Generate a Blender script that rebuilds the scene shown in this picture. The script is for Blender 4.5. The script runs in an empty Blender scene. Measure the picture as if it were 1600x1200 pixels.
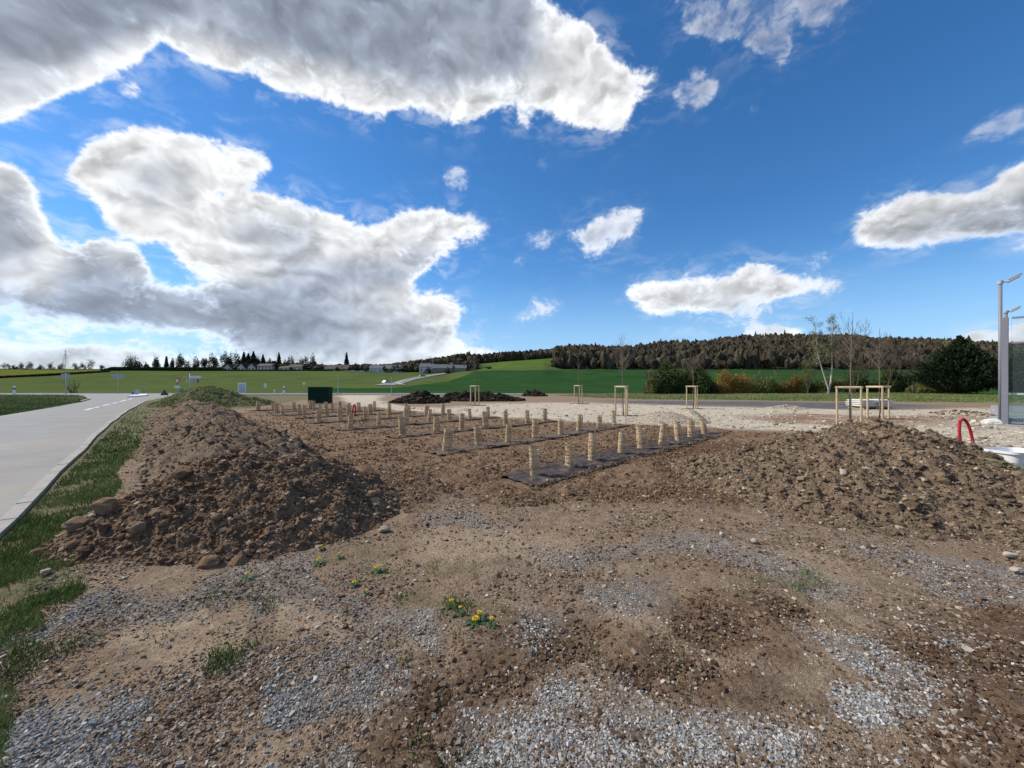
import bpy, bmesh, math, random
import numpy as np
from mathutils import Vector, Matrix
R = math.radians
SC = bpy.context.scene
COL = SC.collection
# ------------------------------------------------------------------ camera
EYE = 1.5; F = 600.0; HY = 601.0
cam = bpy.data.objects.new('camera', bpy.data.cameras.new('camera')); COL.objects.link(cam)
cam.location = (0, 0, EYE); cam.rotation_euler = (R(90), 0, 0)
cam.data.sensor_width = 36; cam.data.lens = 36 * F / 1600
cam.data.shift_y = (HY - 600) / 1600
cam.data.clip_start = 0.05; cam.data.clip_end = 5000
SC.camera = cam
# ------------------------------------------------------------------ light
SUN_AZ, SUN_EL = R(-76), R(42)      # azimuth from +Y, negative = left
SUN_S, SKY_S = 4.9, 0.112
SC.view_settings.view_transform = 'Standard'; SC.view_settings.look = 'None'
SC.view_settings.exposure = 0.08; SC.view_settings.gamma = 1
sd = bpy.data.lights.new('sun', 'SUN'); sd.energy = SUN_S; sd.angle = R(1.2); sd.color = (1, .93, .82)
sun = bpy.data.objects.new('sun', sd); COL.objects.link(sun)
sv = Vector((math.sin(SUN_AZ) * math.cos(SUN_EL), math.cos(SUN_AZ) * math.cos(SUN_EL), math.sin(SUN_EL)))
sun.rotation_euler = sv.to_track_quat('Z', 'Y').to_euler(); sun.location = sv * 50
# ------------------------------------------------------------------ noise
def _h(ix, iy, seed):
    n = (ix.astype(np.int64) * 374761393 + iy.astype(np.int64) * 668265263 + seed * 974634777) & 0xffffffff
    n = ((n ^ (n >> 13)) * 1274126177) & 0xffffffff
    n = n ^ (n >> 16)
    return (n & 0xffff).astype(np.float32) / 65535.0
def perlin(x, y, seed=0):
    x = np.asarray(x, dtype=np.float64); y = np.asarray(y, dtype=np.float64)
    ix = np.floor(x).astype(np.int64); iy = np.floor(y).astype(np.int64)
    fx = (x - ix).astype(np.float32); fy = (y - iy).astype(np.float32)
    u = fx * fx * fx * (fx * (fx * 6 - 15) + 10); v = fy * fy * fy * (fy * (fy * 6 - 15) + 10)
    def g(dx, dy):
        a = _h(ix + dx, iy + dy, seed) * 6.2831853
        return np.cos(a) * (fx - dx) + np.sin(a) * (fy - dy)
    a = g(0, 0); b = g(1, 0); c = g(0, 1); d = g(1, 1)
    return (a + u * (b - a) + v * ((c + u * (d - c)) - (a + u * (b - a)))) * 1.5
def fbm(x, y, o=5, seed=0, lac=2.07, gain=.5, billow=False):
    s = 0; a = 1; t = 0
    for k in range(o):
        n = perlin(x, y, seed + k * 17)
        if billow: n = np.abs(n) * 2 - .5
        s = s + a * n; t += a; a *= gain; x = x * lac + 3.1; y = y * lac + 7.7
    return s / t
def sstep(a, b, x):
    t = np.clip((x - a) / (b - a), 0, 1); return t * t * (3 - 2 * t)
def pip(x, y, poly):
    x = np.asarray(x); y = np.asarray(y); ins = np.zeros(x.shape, bool); n = len(poly)
    for i in range(n):
        x1, y1 = poly[i]; x2, y2 = poly[(i + 1) % n]
        if y1 == y2: continue
        c = ((y1 > y) != (y2 > y)) & (x < (x2 - x1) * (y - y1) / (y2 - y1) + x1)
        ins ^= c
    return ins
# ------------------------------------------------------------------ sky with clouds, laid out by direction
def blur(a, s):
    h, w = a.shape; fy = np.fft.fftfreq(h)[:, None]; fx = np.fft.rfftfreq(w)[None, :]
    return np.fft.irfft2(np.fft.rfft2(a) * np.exp(-2 * (np.pi * s) ** 2 * (fx * fx + fy * fy)), s=a.shape)
def make_cloud_map():
    CX0, CY0, CW, CH, Q = -500, -500, 2600, 1200, 2.5
    gw, gh_ = int(CW / Q), int(CH / Q)
    X, Y = np.meshgrid(CX0 + (np.arange(gw) + .5) * Q, CY0 + (np.arange(gh_) + .5) * Q)
    cov = np.zeros(X.shape); shd = np.zeros(X.shape)
    C = [  # opacity, polygon
     (1, [(-500,-300),(700,-300),(842,-120),(845,0),(880,20),(920,30),(950,70),(985,115),(1035,112),(1020,140),(985,175),(965,215),(925,207),(880,192),(850,178),(800,160),(750,182),(700,193),(640,165),(610,180),(560,178),(520,167),(450,137),(400,118),(345,110),(300,92),(262,66),(245,66),(230,88),(200,112),(150,130),(100,148),(60,165),(10,192),(-500,215)]),
     (.8, [(180,135),(200,122),(222,135),(225,150),(200,150)]),
     (1, [(92,275),(125,240),(150,205),(225,186),(270,203),(330,215),(345,222),(422,243),(428,258),(395,280),(402,302),(350,305),(300,322),(290,355),(230,385),(170,360),(150,320),(108,292)]),
     (1, [(265,385),(275,330),(330,320),(400,308),(470,308),(500,325),(540,350),(590,357),(620,330),(690,328),(765,348),(755,372),(705,385),(680,415),(640,440),(655,452),(705,460),(728,482),(700,515),(640,525),(560,520),(420,470),(370,440),(290,412)]),
     (1, [(-500,240),(0,250),(40,268),(65,300),(80,350),(95,382),(130,392),(150,376),(200,380),(222,400),(235,432),(290,440),(380,440),(440,455),(560,480),(715,500),(670,545),(600,562),(500,556),(400,542),(250,520),(100,502),(0,492),(-500,480)]),
     (.9, [(-500,530),(0,536),(60,533),(130,540),(200,546),(300,552),(400,546),(480,530),(560,512),(640,520),(700,532),(780,545),(795,556),(790,640),(-500,640)]),
     (.55, [(-500,505),(0,508),(200,520),(330,531),(200,530),(0,520),(-500,520)]),
     (1, [(1328,352),(1345,322),(1400,314),(1460,298),(1500,302),(1550,284),(1600,250),(1800,200),(2100,180),(2100,330),(1800,340),(1600,362),(1500,374),(1430,390),(1400,386),(1335,380)]),
     (1, [(966,460),(1005,440),(1050,440),(1100,428),(1140,424),(1185,410),(1240,426),(1280,434),(1328,430),(1322,446),(1260,462),(1200,470),(1150,482),(1080,490),(1005,493),(1000,475)]),
     (.85, [(878,362),(918,350),(960,328),(1000,326),(1006,345),(985,367),(952,378),(935,402),(905,402),(918,380),(888,370)]),
     (.75, [(815,370),(840,363),(868,364),(862,381),(832,387)]),
     (.55, [(690,268),(720,262),(738,275),(722,300),(700,290)]),
     (.6, [(832,252),(865,250),(866,260),(838,266)]), (.6, [(797,405),(818,398),(828,410),(805,418)]),
     (.8, [(805,170),(818,172),(835,210),(815,208)]),
     (.45, [(1055,-120),(1240,-120),(1235,60),(1228,115),(1195,85),(1160,60),(1110,65),(1062,45)]),
     (.5, [(1048,145),(1090,102),(1122,140),(1092,172),(1052,165)]),
     (.5, [(1245,-120),(1345,-120),(1325,20),(1270,65),(1248,35)]),
     (.42, [(1495,222),(1560,178),(1640,160),(1640,190),(1520,228)]), (.45, [(1550,398),(1600,376),(1700,370),(1700,390)]),
     (.4, [(1170,165),(1190,160),(1192,182),(1176,185)]),
     (.75, [(1128,490),(1165,484),(1202,488),(1200,499),(1132,501)]), (.5, [(1120,510),(1150,506),(1156,516),(1122,517)]),
     (.9, [(1155,528),(1175,510),(1215,503),(1245,512),(1255,526),(1262,545),(1150,545)]),
     (.8, [(995,538),(1012,526),(1030,528),(1030,542),(998,545)]),
     (.6, [(800,455),(842,460),(888,478),(872,487),(830,470)]), (.6, [(785,490),(830,484),(862,490),(850,502),(800,500)]),
     (.9, [(1485,535),(1520,514),(1560,520),(1600,500),(1720,480),(1800,600),(1480,600)]),
     (.3, [(1250,402),(1300,398),(1310,408),(1255,414)]), (.3, [(1290,480),(1340,470),(1345,480),(1290,492)]),
     (.6,[(440,540),(540,505),(620,515),(700,525),(760,545),(640,560)]),
    ]
    S = [  # grey level, polygon
     (.72, [(-500,-300),(680,-300),(800,-100),(830,20),(850,90),(820,130),(740,130),(680,140),(600,120),(520,110),(400,75),(270,35),(240,40),(180,70),(90,100),(0,105),(-500,110)]),
     (.25, [(-500,110),(0,120),(120,110),(100,150),(0,180),(-500,190)]),
     (.3, [(200,255),(270,250),(300,290),(250,310),(190,300)]),
     (.45, [(350,360),(450,345),(500,370),(480,400),(400,400)]),
     (.75, [(420,425),(520,420),(620,405),(690,380),(700,392),(640,432),(560,452),(450,452)]),
     (.78, [(-500,430),(0,462),(60,470),(130,440),(250,450),(380,455),(560,485),(690,495),(640,540),(560,560),(400,540),(250,517),(100,498),(0,488),(-500,470)]),
     (.5, [(-500,270),(30,290),(60,350),(60,400),(0,420),(-500,400)]),
     (.55, [(100,395),(210,395),(270,440),(240,460),(100,450)]),
     (.5, [(1340,368),(1450,345),(1560,320),(1700,290),(2100,270),(2100,350),(1600,368),(1430,395)]),
     (.38, [(1000,485),(1100,468),(1220,452),(1320,440),(1200,475),(1080,495)]),
     (.35, [(900,372),(990,360),(930,405)]),
    ]
    opa = np.zeros(X.shape)
    for o, p in C: q = pip(X, Y, p); cov = np.maximum(cov, q * 1.0); opa = np.maximum(opa, q * o)
    opa = blur(opa, 9) / (blur(cov, 9) + .002)
    for o, p in S: shd = np.maximum(shd, pip(X, Y, p) * o)
    for p in ([(10,432),(90,424),(140,462),(60,476)], [(160,430),(200,422),(240,452),(185,462)], [(640,470),(725,470),(705,515),(620,520)], [(255,398),(370,432),(450,456),(640,456),(705,462),(700,472),(640,470),(440,470),(350,448),(250,415)], [(520,505),(640,505),(600,545),(470,545)]): shd = np.where(pip(X, Y, p), shd * .25, shd)
    covS = blur(cov, 4.5); covW = blur(cov, 15); covW2 = blur(cov, 30); shd = blur(shd, 8)
    W, H = 4096, 1024
    out = np.zeros((H, W, 4), np.float32); out[..., 3] = 1
    # coarse whole sky, behind and above the view
    w0, h0 = 1024, 256
    az, el = np.meshgrid((np.arange(w0) + .5) / w0 * 2 * np.pi - np.pi, (np.arange(h0) + .5) / h0 * np.pi / 2)
    sx = np.sin(az) * np.cos(el) / (np.sin(el) + .25); sy = np.cos(az) * np.cos(el) / (np.sin(el) + .25)
    n = fbm(sx * 1.1 + 9, sy * 1.1 + 4, 6, 50)
    a0 = sstep(-.02, .2, n); l0 = .95 - .35 * sstep(.05, .4, n)
    rep = np.ones((4, 4))
    out[..., 0] = np.kron(a0, rep); out[..., 1] = np.kron(l0, rep); out[..., 2] = .4
    # the view and a margin round it
    c0, c1 = int(W * (.5 - 72 / 360)), int(W * (.5 + 72 / 360)); r1 = int(H * 58 / 90)
    az, el = np.meshgrid((np.arange(c0, c1) + .5) / W * 2 * np.pi - np.pi, (np.arange(r1) + .5) / H * np.pi / 2)
    px = 800 + F * np.tan(az); py = HY - F * np.tan(el) / np.cos(az)
    def smp(G, wx=0, wy=0):
        u = np.clip((px + wx - CX0) / Q - .5, 0, gw - 1.01); v = np.clip((py + wy - CY0) / Q - .5, 0, gh_ - 1.01)
        iu = u.astype(int); iv = v.astype(int); fu = u - iu; fv = v - iv
        return (G[iv, iu] * (1 - fu) + G[iv, iu + 1] * fu) * (1 - fv) + (G[iv + 1, iu] * (1 - fu) + G[iv + 1, iu + 1] * fu) * fv
    k = 180 / np.pi
    dx, dy, dz = np.sin(az) * np.cos(el), np.cos(az) * np.cos(el), np.sin(el); th = np.arccos(np.clip(dy, -1, 1)) / np.maximum(np.hypot(dx, dz), 1e-6)
    A = dx * th * k; E = dz * th * k; EL = el * k
    wxn = fbm(A * .16, E * .2, 4, 3); wyn = fbm(A * .16, E * .2, 4, 33)
    A2 = A + wxn * 1.5; E2 = E + wyn * 1.5
    n1 = fbm(A2 * .28, E2 * .40, 8, 7, gain=.58)
    nf = fbm(A2 * 1.1 + 40, E2 * 1.4, 6, 207, gain=.6)
    def lump(x, y):
        s = 0
        for o_, (fq, am) in enumerate(((.15, 1), (.33, .55), (.75, .20))): s = s + am * (.35 * perlin(x * fq, y * fq * 1.35, 90 + o_) + .65 * (.5 - 1.6 * np.sqrt(perlin(x * fq + 5, y * fq * 1.35 + 9, 190 + o_) ** 2 + .012)))
        return s
    b1 = lump(A2, E2); b2 = lump(A2 - .75, E2 + 1.0)
    small = 1 - sstep(.25, .75, smp(covW2)); cs = smp(covS, wxn * (18 - 10 * small), wyn * (14 - 8 * small)); cw = smp(covW, wxn * 14, wyn * 12); sh = smp(shd, wxn * 30, wyn * 20)
    d = cs * .86 + cw * .14 + (n1 * .42 + nf * .25) * (.5 + .5 * sstep(.02, .35, cw)) * (1 - .5 * sstep(.85, 1, cw)) - .10
    al = sstep(.17, .68, d + .12 * sstep(.45, .1, cw) * sstep(.05, .3, cs))
    al = al * (.45 + .55 * sstep(.0, .8, al))
    op = np.clip(smp(opa), 0, 1); al = al * op * np.clip(1 - (1 - op) * (.9 - 2.2 * (n1 + nf * .8)), .15, 1)
    veil = fbm(A2 * .22 + 70, E2 * .5 + 20, 7, 333, gain=.6); al0 = al; al = np.maximum(al, .30 * sstep(.03, .5, cw) * sstep(-.12, .45, veil) * (op if True else 1))
    thick = sstep(.40, .95, d)
    relief = np.clip((b2 - b1) * .9, -.5, .5); sh = sh * (1 + .35 * fbm(A * .09, E * .14, 3, 400))
    lum = 1.08 - .10 * sstep(.6, .95, d) - .05 * thick - .43 * sh * sstep(.35, .9, d) - relief * .34 * (.35 + .65 * thick) * (1 - .7 * np.clip(sh, 0, 1))
    lum += .12 * (1 - sstep(.45, .8, d)) * sstep(.05, .4, sh + .22)
    lum += (n1 * .05 + nf * .008) * (1 - .9 * np.clip(sh, 0, 1))
    lum *= 1 - .10 * sstep(900, 1500, px) 
    lum = np.clip(lum, .3, 1.12); lum = np.where(al0 < .3, np.maximum(lum, 1.0 - .8 * np.clip(al0, 0, .3)), lum)
    edge = sstep(2050, 1900, px) * sstep(-480, -330, px) * sstep(56, 50, EL)
    reg = out[:r1, c0:c1]
    reg[..., 0] = reg[..., 0] * (1 - edge) + al * edge
    reg[..., 1] = reg[..., 1] * (1 - edge) + lum * edge
    reg[..., 2] = reg[..., 2] * (1 - edge) + np.clip(sh * 1.15 + .18 + .5 * sstep(760, 400, px) * sstep(395, 470, py) * (.3 + sh) , 0, 1) * edge
    im = bpy.data.images.new('cloud_cover', W, H, alpha=False, float_buffer=True, is_data=True)
    im.pixels.foreach_set(out.ravel()); im.update()
    return im
wd = bpy.data.worlds.new('World'); SC.world = wd; wd.use_nodes = True
nt = wd.node_tree; nt.nodes.clear()
def wn(t, **k):
    n = nt.nodes.new(t)
    for a, b in k.items(): setattr(n, a, b)
    return n
def wm(op, a, b=None):
    n = wn('ShaderNodeMath', operation=op)
    for i, v in enumerate((a, b)):
        if v is None: continue
        if isinstance(v, (int, float)): n.inputs[i].default_value = v
        else: nt.links.new(v, n.inputs[i])
    return n.outputs[0]
sky = wn('ShaderNodeTexSky', sky_type='NISHITA', sun_disc=False, sun_elevation=SUN_EL, sun_rotation=SUN_AZ % (2 * math.pi))
sky.altitude = 600; sky.air_density = 1.0; sky.dust_density = .1; sky.ozone_density = 5.2
tc = wn('ShaderNodeTexCoord'); sp = wn('ShaderNodeSeparateXYZ'); nt.links.new(tc.outputs['Generated'], sp.inputs[0])
u = wm('ADD', wm('DIVIDE', wm('ARCTAN2', sp.outputs[0], sp.outputs[1]), 2 * math.pi), .5)
v = wm('MAXIMUM', wm('DIVIDE', wm('ARCSINE', sp.outputs[2]), math.pi / 2), .0005)
cb = wn('ShaderNodeCombineXYZ'); nt.links.new(u, cb.inputs[0]); nt.links.new(v, cb.inputs[1])
ti = wn('ShaderNodeTexImage', image=make_cloud_map(), extension='EXTEND', interpolation='Linear'); nt.links.new(cb.outputs[0], ti.inputs[0])
cs_ = wn('ShaderNodeSeparateColor'); nt.links.new(ti.outputs[0], cs_.inputs[0])
tint = wn('ShaderNodeMix', data_type='RGBA'); tint.inputs[6].default_value = (1, .99, .965, 1); tint.inputs[7].default_value = (.78, .90, 1.12, 1)
nt.links.new(cs_.outputs[2], tint.inputs[0])
lum = wm('POWER', cs_.outputs[1], 1.9)
sc1 = wn('ShaderNodeVectorMath', operation='SCALE'); nt.links.new(tint.outputs[2], sc1.inputs[0]); nt.links.new(wm('MULTIPLY', lum, .86 / SKY_S), sc1.inputs['Scale'])
hs = wn('ShaderNodeHueSaturation'); hs.inputs['Saturation'].default_value = 1.2; hs.inputs['Value'].default_value = 1.3
nt.links.new(sky.outputs[0], hs.inputs['Color'])
hz = wn('ShaderNodeMapRange', interpolation_type='SMOOTHSTEP'); nt.links.new(sp.outputs[2], hz.inputs[0]); hz.inputs[1].default_value = -.02; hz.inputs[2].default_value = .30; hz.inputs[3].default_value = .75; hz.inputs[4].default_value = 0
hm = wn('ShaderNodeMix', data_type='RGBA'); nt.links.new(hz.outputs[0], hm.inputs[0]); nt.links.new(hs.outputs[0], hm.inputs[6]); hm.inputs[7].default_value = (.36 / SKY_S, .60 / SKY_S, .90 / SKY_S, 1)
mx = wn('ShaderNodeMix', data_type='RGBA'); nt.links.new(cs_.outputs[0], mx.inputs[0]); nt.links.new(hm.outputs[2], mx.inputs[6]); nt.links.new(sc1.outputs[0], mx.inputs[7])
bg = wn('ShaderNodeBackground'); bg.inputs[1].default_value = SKY_S; nt.links.new(mx.outputs[2], bg.inputs[0])
wo = wn('ShaderNodeOutputWorld'); nt.links.new(bg.outputs[0], wo.inputs[0])
wd.cycles.sampling_method = 'MANUAL'; wd.cycles.sample_map_resolution = 512
#@@PART2@@
# ------------------------------------------------------------------ helpers
RNG = np.random.default_rng(11); random.seed(5)
def G(px, py, z=0.0):                       # a point of the photograph on the level z
    Y = F * (EYE - z) / (py - HY); return ((px - 800) / F * Y, Y)
def at(px, Y): return (px - 800) / F * Y    # x of a bearing at distance Y
def zat(py, Y): return EYE - (py - HY) / F * Y
def tag(o, label=None, cat=None, group=None, kind=None):
    if label: o['label'] = label
    if cat: o['category'] = cat
    if group: o['group'] = group
    if kind: o['kind'] = kind
    return o
def empty(name, loc, label=None, cat=None, group=None, rz=0):
    o = bpy.data.objects.new(name, None); COL.objects.link(o); o.location = loc; o.rotation_euler.z = rz
    o.empty_display_size = .2
    return tag(o, label, cat, group)
def npmesh(name, V, Fc, mat, parent=None, attrs=None, smooth=False, fattr=None):
    V = np.asarray(V, np.float32); me = bpy.data.meshes.new(name)
    if not isinstance(Fc, (list, tuple)): Fc = [Fc]
    Fc = [np.asarray(f, np.int32) for f in Fc if len(f)]
    me.vertices.add(len(V)); me.vertices.foreach_set('co', V.ravel())
    nl = sum(f.size for f in Fc); nf = sum(len(f) for f in Fc)
    me.loops.add(nl); me.loops.foreach_set('vertex_index', np.concatenate([f.ravel() for f in Fc]))
    me.polygons.add(nf)
    tot = np.concatenate([np.full(len(f), f.shape[1], np.int32) for f in Fc])
    st = np.concatenate([[0], np.cumsum(tot)[:-1]]).astype(np.int32)
    me.polygons.foreach_set('loop_start', st); me.polygons.foreach_set('loop_total', tot)
    me.polygons.foreach_set('use_smooth', np.full(nf, smooth))
    for k, a in (attrs or {}).items():
        at_ = me.attributes.new(k, 'FLOAT', 'POINT'); at_.data.foreach_set('value', np.asarray(a, np.float32))
    me.update(calc_edges=True); me.materials.append(mat)
    o = bpy.data.objects.new(name, me); COL.objects.link(o)
    if parent: o.parent = parent
    return o
class MB:                                   # collects simple solids for ONE part
    def __init__(s): s.V = []; s.F = []; s.n = 0; s.T = []
    def add(s, V, Fs, tone=.5):
        for f in Fs: s.F.append([i + s.n for i in f])
        s.V += [tuple(v) for v in V]; s.n += len(V); s.T += [tone] * len(V)
    def box(s, c, d, rz=0, tone=.5, M=None):
        x, y, z = d[0] / 2, d[1] / 2, d[2] / 2
        V = [Vector((a * x, b * y, e * z)) for a in (-1, 1) for b in (-1, 1) for e in (-1, 1)]
        m = Matrix.Translation(Vector(c)) @ (M if M else Matrix.Rotation(rz, 4, 'Z'))
        s.add([m @ v for v in V], [(0, 1, 3, 2), (4, 6, 7, 5), (0, 4, 5, 1), (2, 3, 7, 6), (0, 2, 6, 4), (1, 5, 7, 3)], tone)
    def bevbox(s, c, d, bv=.02, rz=0, tone=.5, M=None):
        bm = bmesh.new(); bmesh.ops.create_cube(bm, size=1)
        for v in bm.verts: v.co = Vector((v.co.x * d[0], v.co.y * d[1], v.co.z * d[2]))
        bmesh.ops.bevel(bm, geom=bm.edges[:], offset=bv, segments=2, affect='EDGES')
        m = Matrix.Translation(Vector(c)) @ (M if M else Matrix.Rotation(rz, 4, 'Z'))
        bm.verts.index_update(); s.add([m @ v.co for v in bm.verts], [[v.index for v in f.verts] for f in bm.faces], tone); bm.free()
    def tube(s, pts, rs, n=6, tone=.5, cap=True):
        pts = [Vector(p) for p in pts]; V = []; Fs = []
        if isinstance(rs, (int, float)): rs = [rs] * len(pts)
        for i, p in enumerate(pts):
            d = (pts[min(i + 1, len(pts) - 1)] - pts[max(i - 1, 0)]).normalized()
            a = d.cross(Vector((0, 0, 1)) if abs(d.z) < .9 else Vector((1, 0, 0))).normalized(); b = d.cross(a)
            for k in range(n):
                t = 2 * math.pi * k / n; V.append(p + (a * math.cos(t) + b * math.sin(t)) * rs[i])
        for i in range(len(pts) - 1):
            for k in range(n):
                k2 = (k + 1) % n; Fs.append((i * n + k, i * n + k2, (i + 1) * n + k2, (i + 1) * n + k))
        if cap: Fs.append(list(range(n))[::-1]); Fs.append([(len(pts) - 1) * n + k for k in range(n)])
        s.add(V, Fs, tone)
    def prism(s, poly, z0, z1, tone=.5, M=None):    # polygon in xy extruded in z
        n = len(poly); m = M or Matrix.Identity(4)
        V = [m @ Vector((x, y, z0)) for x, y in poly] + [m @ Vector((x, y, z1)) for x, y in poly]
        s.add(V, [list(range(n))[::-1], list(range(n, 2 * n))] + [(i, (i + 1) % n, (i + 1) % n + n, i + n) for i in range(n)], tone)
    def build(s, name, mat, parent=None, smooth=False):
        me = bpy.data.meshes.new(name); me.from_pydata(s.V, [], s.F); me.update()
        a = me.attributes.new('tone', 'FLOAT', 'POINT'); a.data.foreach_set('value', np.array(s.T, np.float32))
        if smooth: me.polygons.foreach_set('use_smooth', [True] * len(me.polygons))
        bm = bmesh.new(); bm.from_mesh(me); bmesh.ops.recalc_face_normals(bm, faces=bm.faces); bm.to_mesh(me); bm.free()
        me.materials.append(mat); o = bpy.data.objects.new(name, me); COL.objects.link(o)
        if parent: o.parent = parent
        return o
# ---- materials
class NT:
    def __init__(s, name, rough=.9, spec=.3):
        s.m = bpy.data.materials.new(name); s.m.use_nodes = True; s.t = s.m.node_tree; s.b = s.t.nodes['Principled BSDF']
        s.b.inputs['Roughness'].default_value = rough; s.b.inputs['Specular IOR Level'].default_value = spec
        s.geo = None
    def L(s, a, b): s.t.links.new(a, b)
    def N(s, t, **k):
        n = s.t.nodes.new(t)
        for a, b in k.items(): setattr(n, a, b)
        return n
    def val(s, sock, v):
        if isinstance(v, (int, float)): sock.default_value = v
        elif isinstance(v, tuple): sock.default_value = v if len(v) == 4 or sock.type == 'VECTOR' else v + (1,)
        else: s.L(v, sock)
    def math(s, op, a, b=0, c=None, clamp=False):
        n = s.N('ShaderNodeMath', operation=op, use_clamp=clamp); s.val(n.inputs[0], a); s.val(n.inputs[1], b)
        if c is not None: s.val(n.inputs[2], c)
        return n.outputs[0]
    def pos(s):
        if not s.geo: s.geo = s.N('ShaderNodeNewGeometry')
        return s.geo.outputs['Position']
    def obj(s): return s.N('ShaderNodeTexCoord').outputs['Object']
    def attr(s, n): return s.N('ShaderNodeAttribute', attribute_name=n).outputs['Fac']
    def noise(s, scale, detail=4, rough=.55, dist=0, vec=None, col=False):
        n = s.N('ShaderNodeTexNoise'); n.inputs['Scale'].default_value = scale; n.inputs['Detail'].default_value = detail
        n.inputs['Roughness'].default_value = rough; n.inputs['Distortion'].default_value = dist; s.L(vec or s.pos(), n.inputs['Vector'])
        return n.outputs['Color' if col else 'Fac']
    def voro(s, scale, out='Distance', vec=None, rnd=1):
        n = s.N('ShaderNodeTexVoronoi'); n.inputs['Scale'].default_value = scale; n.inputs['Randomness'].default_value = rnd; s.L(vec or s.pos(), n.inputs['Vector'])
        return n.outputs[out]
    def ramp(s, fac, stops):
        n = s.N('ShaderNodeValToRGB'); e = n.color_ramp.elements
        while len(e) < len(stops): e.new(.5)
        for i, (p, c) in enumerate(stops):
            e[i].position = p; e[i].color = (c, c, c, 1) if isinstance(c, (int, float)) else tuple(c) + (1,)
        s.L(fac, n.inputs[0]); return n.outputs[0]
    def mix(s, f, a, b, mode='MIX'):
        n = s.N('ShaderNodeMix', data_type='RGBA', blend_type=mode); s.val(n.inputs[0], f); s.val(n.inputs[6], a); s.val(n.inputs[7], b); return n.outputs[2]
    def maprange(s, v, a, b, c=0, d=1):
        n = s.N('ShaderNodeMapRange'); s.val(n.inputs[0], v)
        for i, q in enumerate((a, b, c, d)): n.inputs[i + 1].default_value = q
        return n.outputs[0]
    def bump(s, h, strength=.5, dist=.02, prev=None):
        n = s.N('ShaderNodeBump'); n.inputs['Strength'].default_value = strength; n.inputs['Distance'].default_value = dist; s.L(h, n.inputs['Height'])
        if prev: s.L(prev, n.inputs['Normal'])
        return n.outputs[0]
    def done(s, col=None, nrm=None, rough=None):
        if col is not None: s.val(s.b.inputs['Base Color'], col)
        if nrm is not None: s.L(nrm, s.b.inputs['Normal'])
        if rough is not None: s.val(s.b.inputs['Roughness'], rough)
        return s.m
def plain(name, c, rough=.6, var=.15, scale=12, spec=.35, metal=0, bump=0):
    n = NT(name, rough, spec); o = n.obj(); f = n.noise(scale, 5, .6, vec=o)
    a = tuple(x * (1 - var) for x in c); b = tuple(min(1, x * (1 + var)) for x in c)
    n.b.inputs['Metallic'].default_value = metal
    return n.done(n.ramp(f, [(.3, a), (.7, b)]), n.bump(f, .4, bump) if bump else None)
def toned(name, stops, rough=.9, spec=.25, nscale=30, bump=.004, nvar=.25):
    n = NT(name, rough, spec); o = n.pos(); f = n.noise(nscale, 4, .6, vec=o)
    c = n.ramp(n.attr('tone'), stops); c = n.mix(nvar * 2, c, n.mix(1, c, n.ramp(f, [(.3, .45), (.7, 1.0)]), 'MULTIPLY'))
    return n.done(c, n.bump(f, .5, bump) if bump else None)
# ---- masks drawn on the ground
def W(poly): return [G(x, y) for x, y in poly]
WPOLY = {}
def wmask(x, y, polys, warp=.035, seed=1, soft=None):
    """inside-ness of ground polygons with a noisy, feathered outline"""
    r = np.maximum(np.abs(y), 1.5)
    m = np.zeros(np.shape(x), np.float32)
    K = 5
    for k in range(K):
        a = fbm(x * (1.6 / 1) / (r ** .5), y * 1.6 / (r ** .5), 4, seed + 100 + k) if k < 1 else a
        b = fbm(x * 1.6 / (r ** .5) + 31, y * 1.6 / (r ** .5) + 12, 4, seed + 200 + k) if k < 1 else b
        o = (k - 2) * .012 * r
        xx = x + a * warp * r * 1.6 + o; yy = y + b * warp * r * 2.2 - o * 1.3
        ins = np.zeros(np.shape(x), bool)
        for p in polys: ins |= pip(xx, yy, p)
        m += ins / K
    return m
d45 = 2 ** -.5
ROAD_D = np.array((-.68, .733)); 
ROAD_R = [(-5.6 + 17 * .68, 4.2 - 17 * .733), (-5.6, 4.2), G(160, 667.5), G(195, 642.5), G(225, 627.5), G(258, 620.5), (-46, 55.9)]
ROAD_L = [(-1.6 + 6, -2.8 - 6.5), (-24.5 + 11, 18.4 - 12), (-24.5, 18.4), G(75, 637.5), G(128, 628), G(141, 624), G(138, 621.2), G(118, 618.2), (-68, 55.9)]
ROAD_L[0] = (-5.9, -3.9)
# far T-junction road is a strip 56..66 m away
ROADPOLY = ROAD_R + ROAD_L[::-1]
P_TILL = W([(300,650),(340,655),(395,640),(440,632),(560,634),(640,644),(700,650),(850,659),(960,665),(1130,673),(1250,680),(1260,720),(1200,770),(1130,790),(960,780),(800,792),(700,775),(640,800),(560,760),(480,715),(420,700)])
P_PALE = W([(530,617),(606,616),(590,622),(604,630),(640,636),(700,637),(760,631),(860,629),(950,630),(1000,633),(1140,636),(1200,637),(1300,640),(1450,640),(1560,638),(1800,636),(2400,636),(2400,760),(1800,740),(1640,712),(1500,692),(1430,682),(1310,676),(1200,673),(1135,671),(1100,667),(1000,663),(960,662),(900,658),(850,655),(760,651),(700,647),(620,641),(560,634),(533,625)])
P_RED = W([(1150,651),(1250,646),(1420,650),(1555,650),(1500,663),(1400,667),(1320,667),(1180,659)])
P_ASPH = W([(940,626),(1140,627),(1330,629.5),(1480,633),(1400,640),(1300,638),(1140,634),(980,630)])
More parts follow.
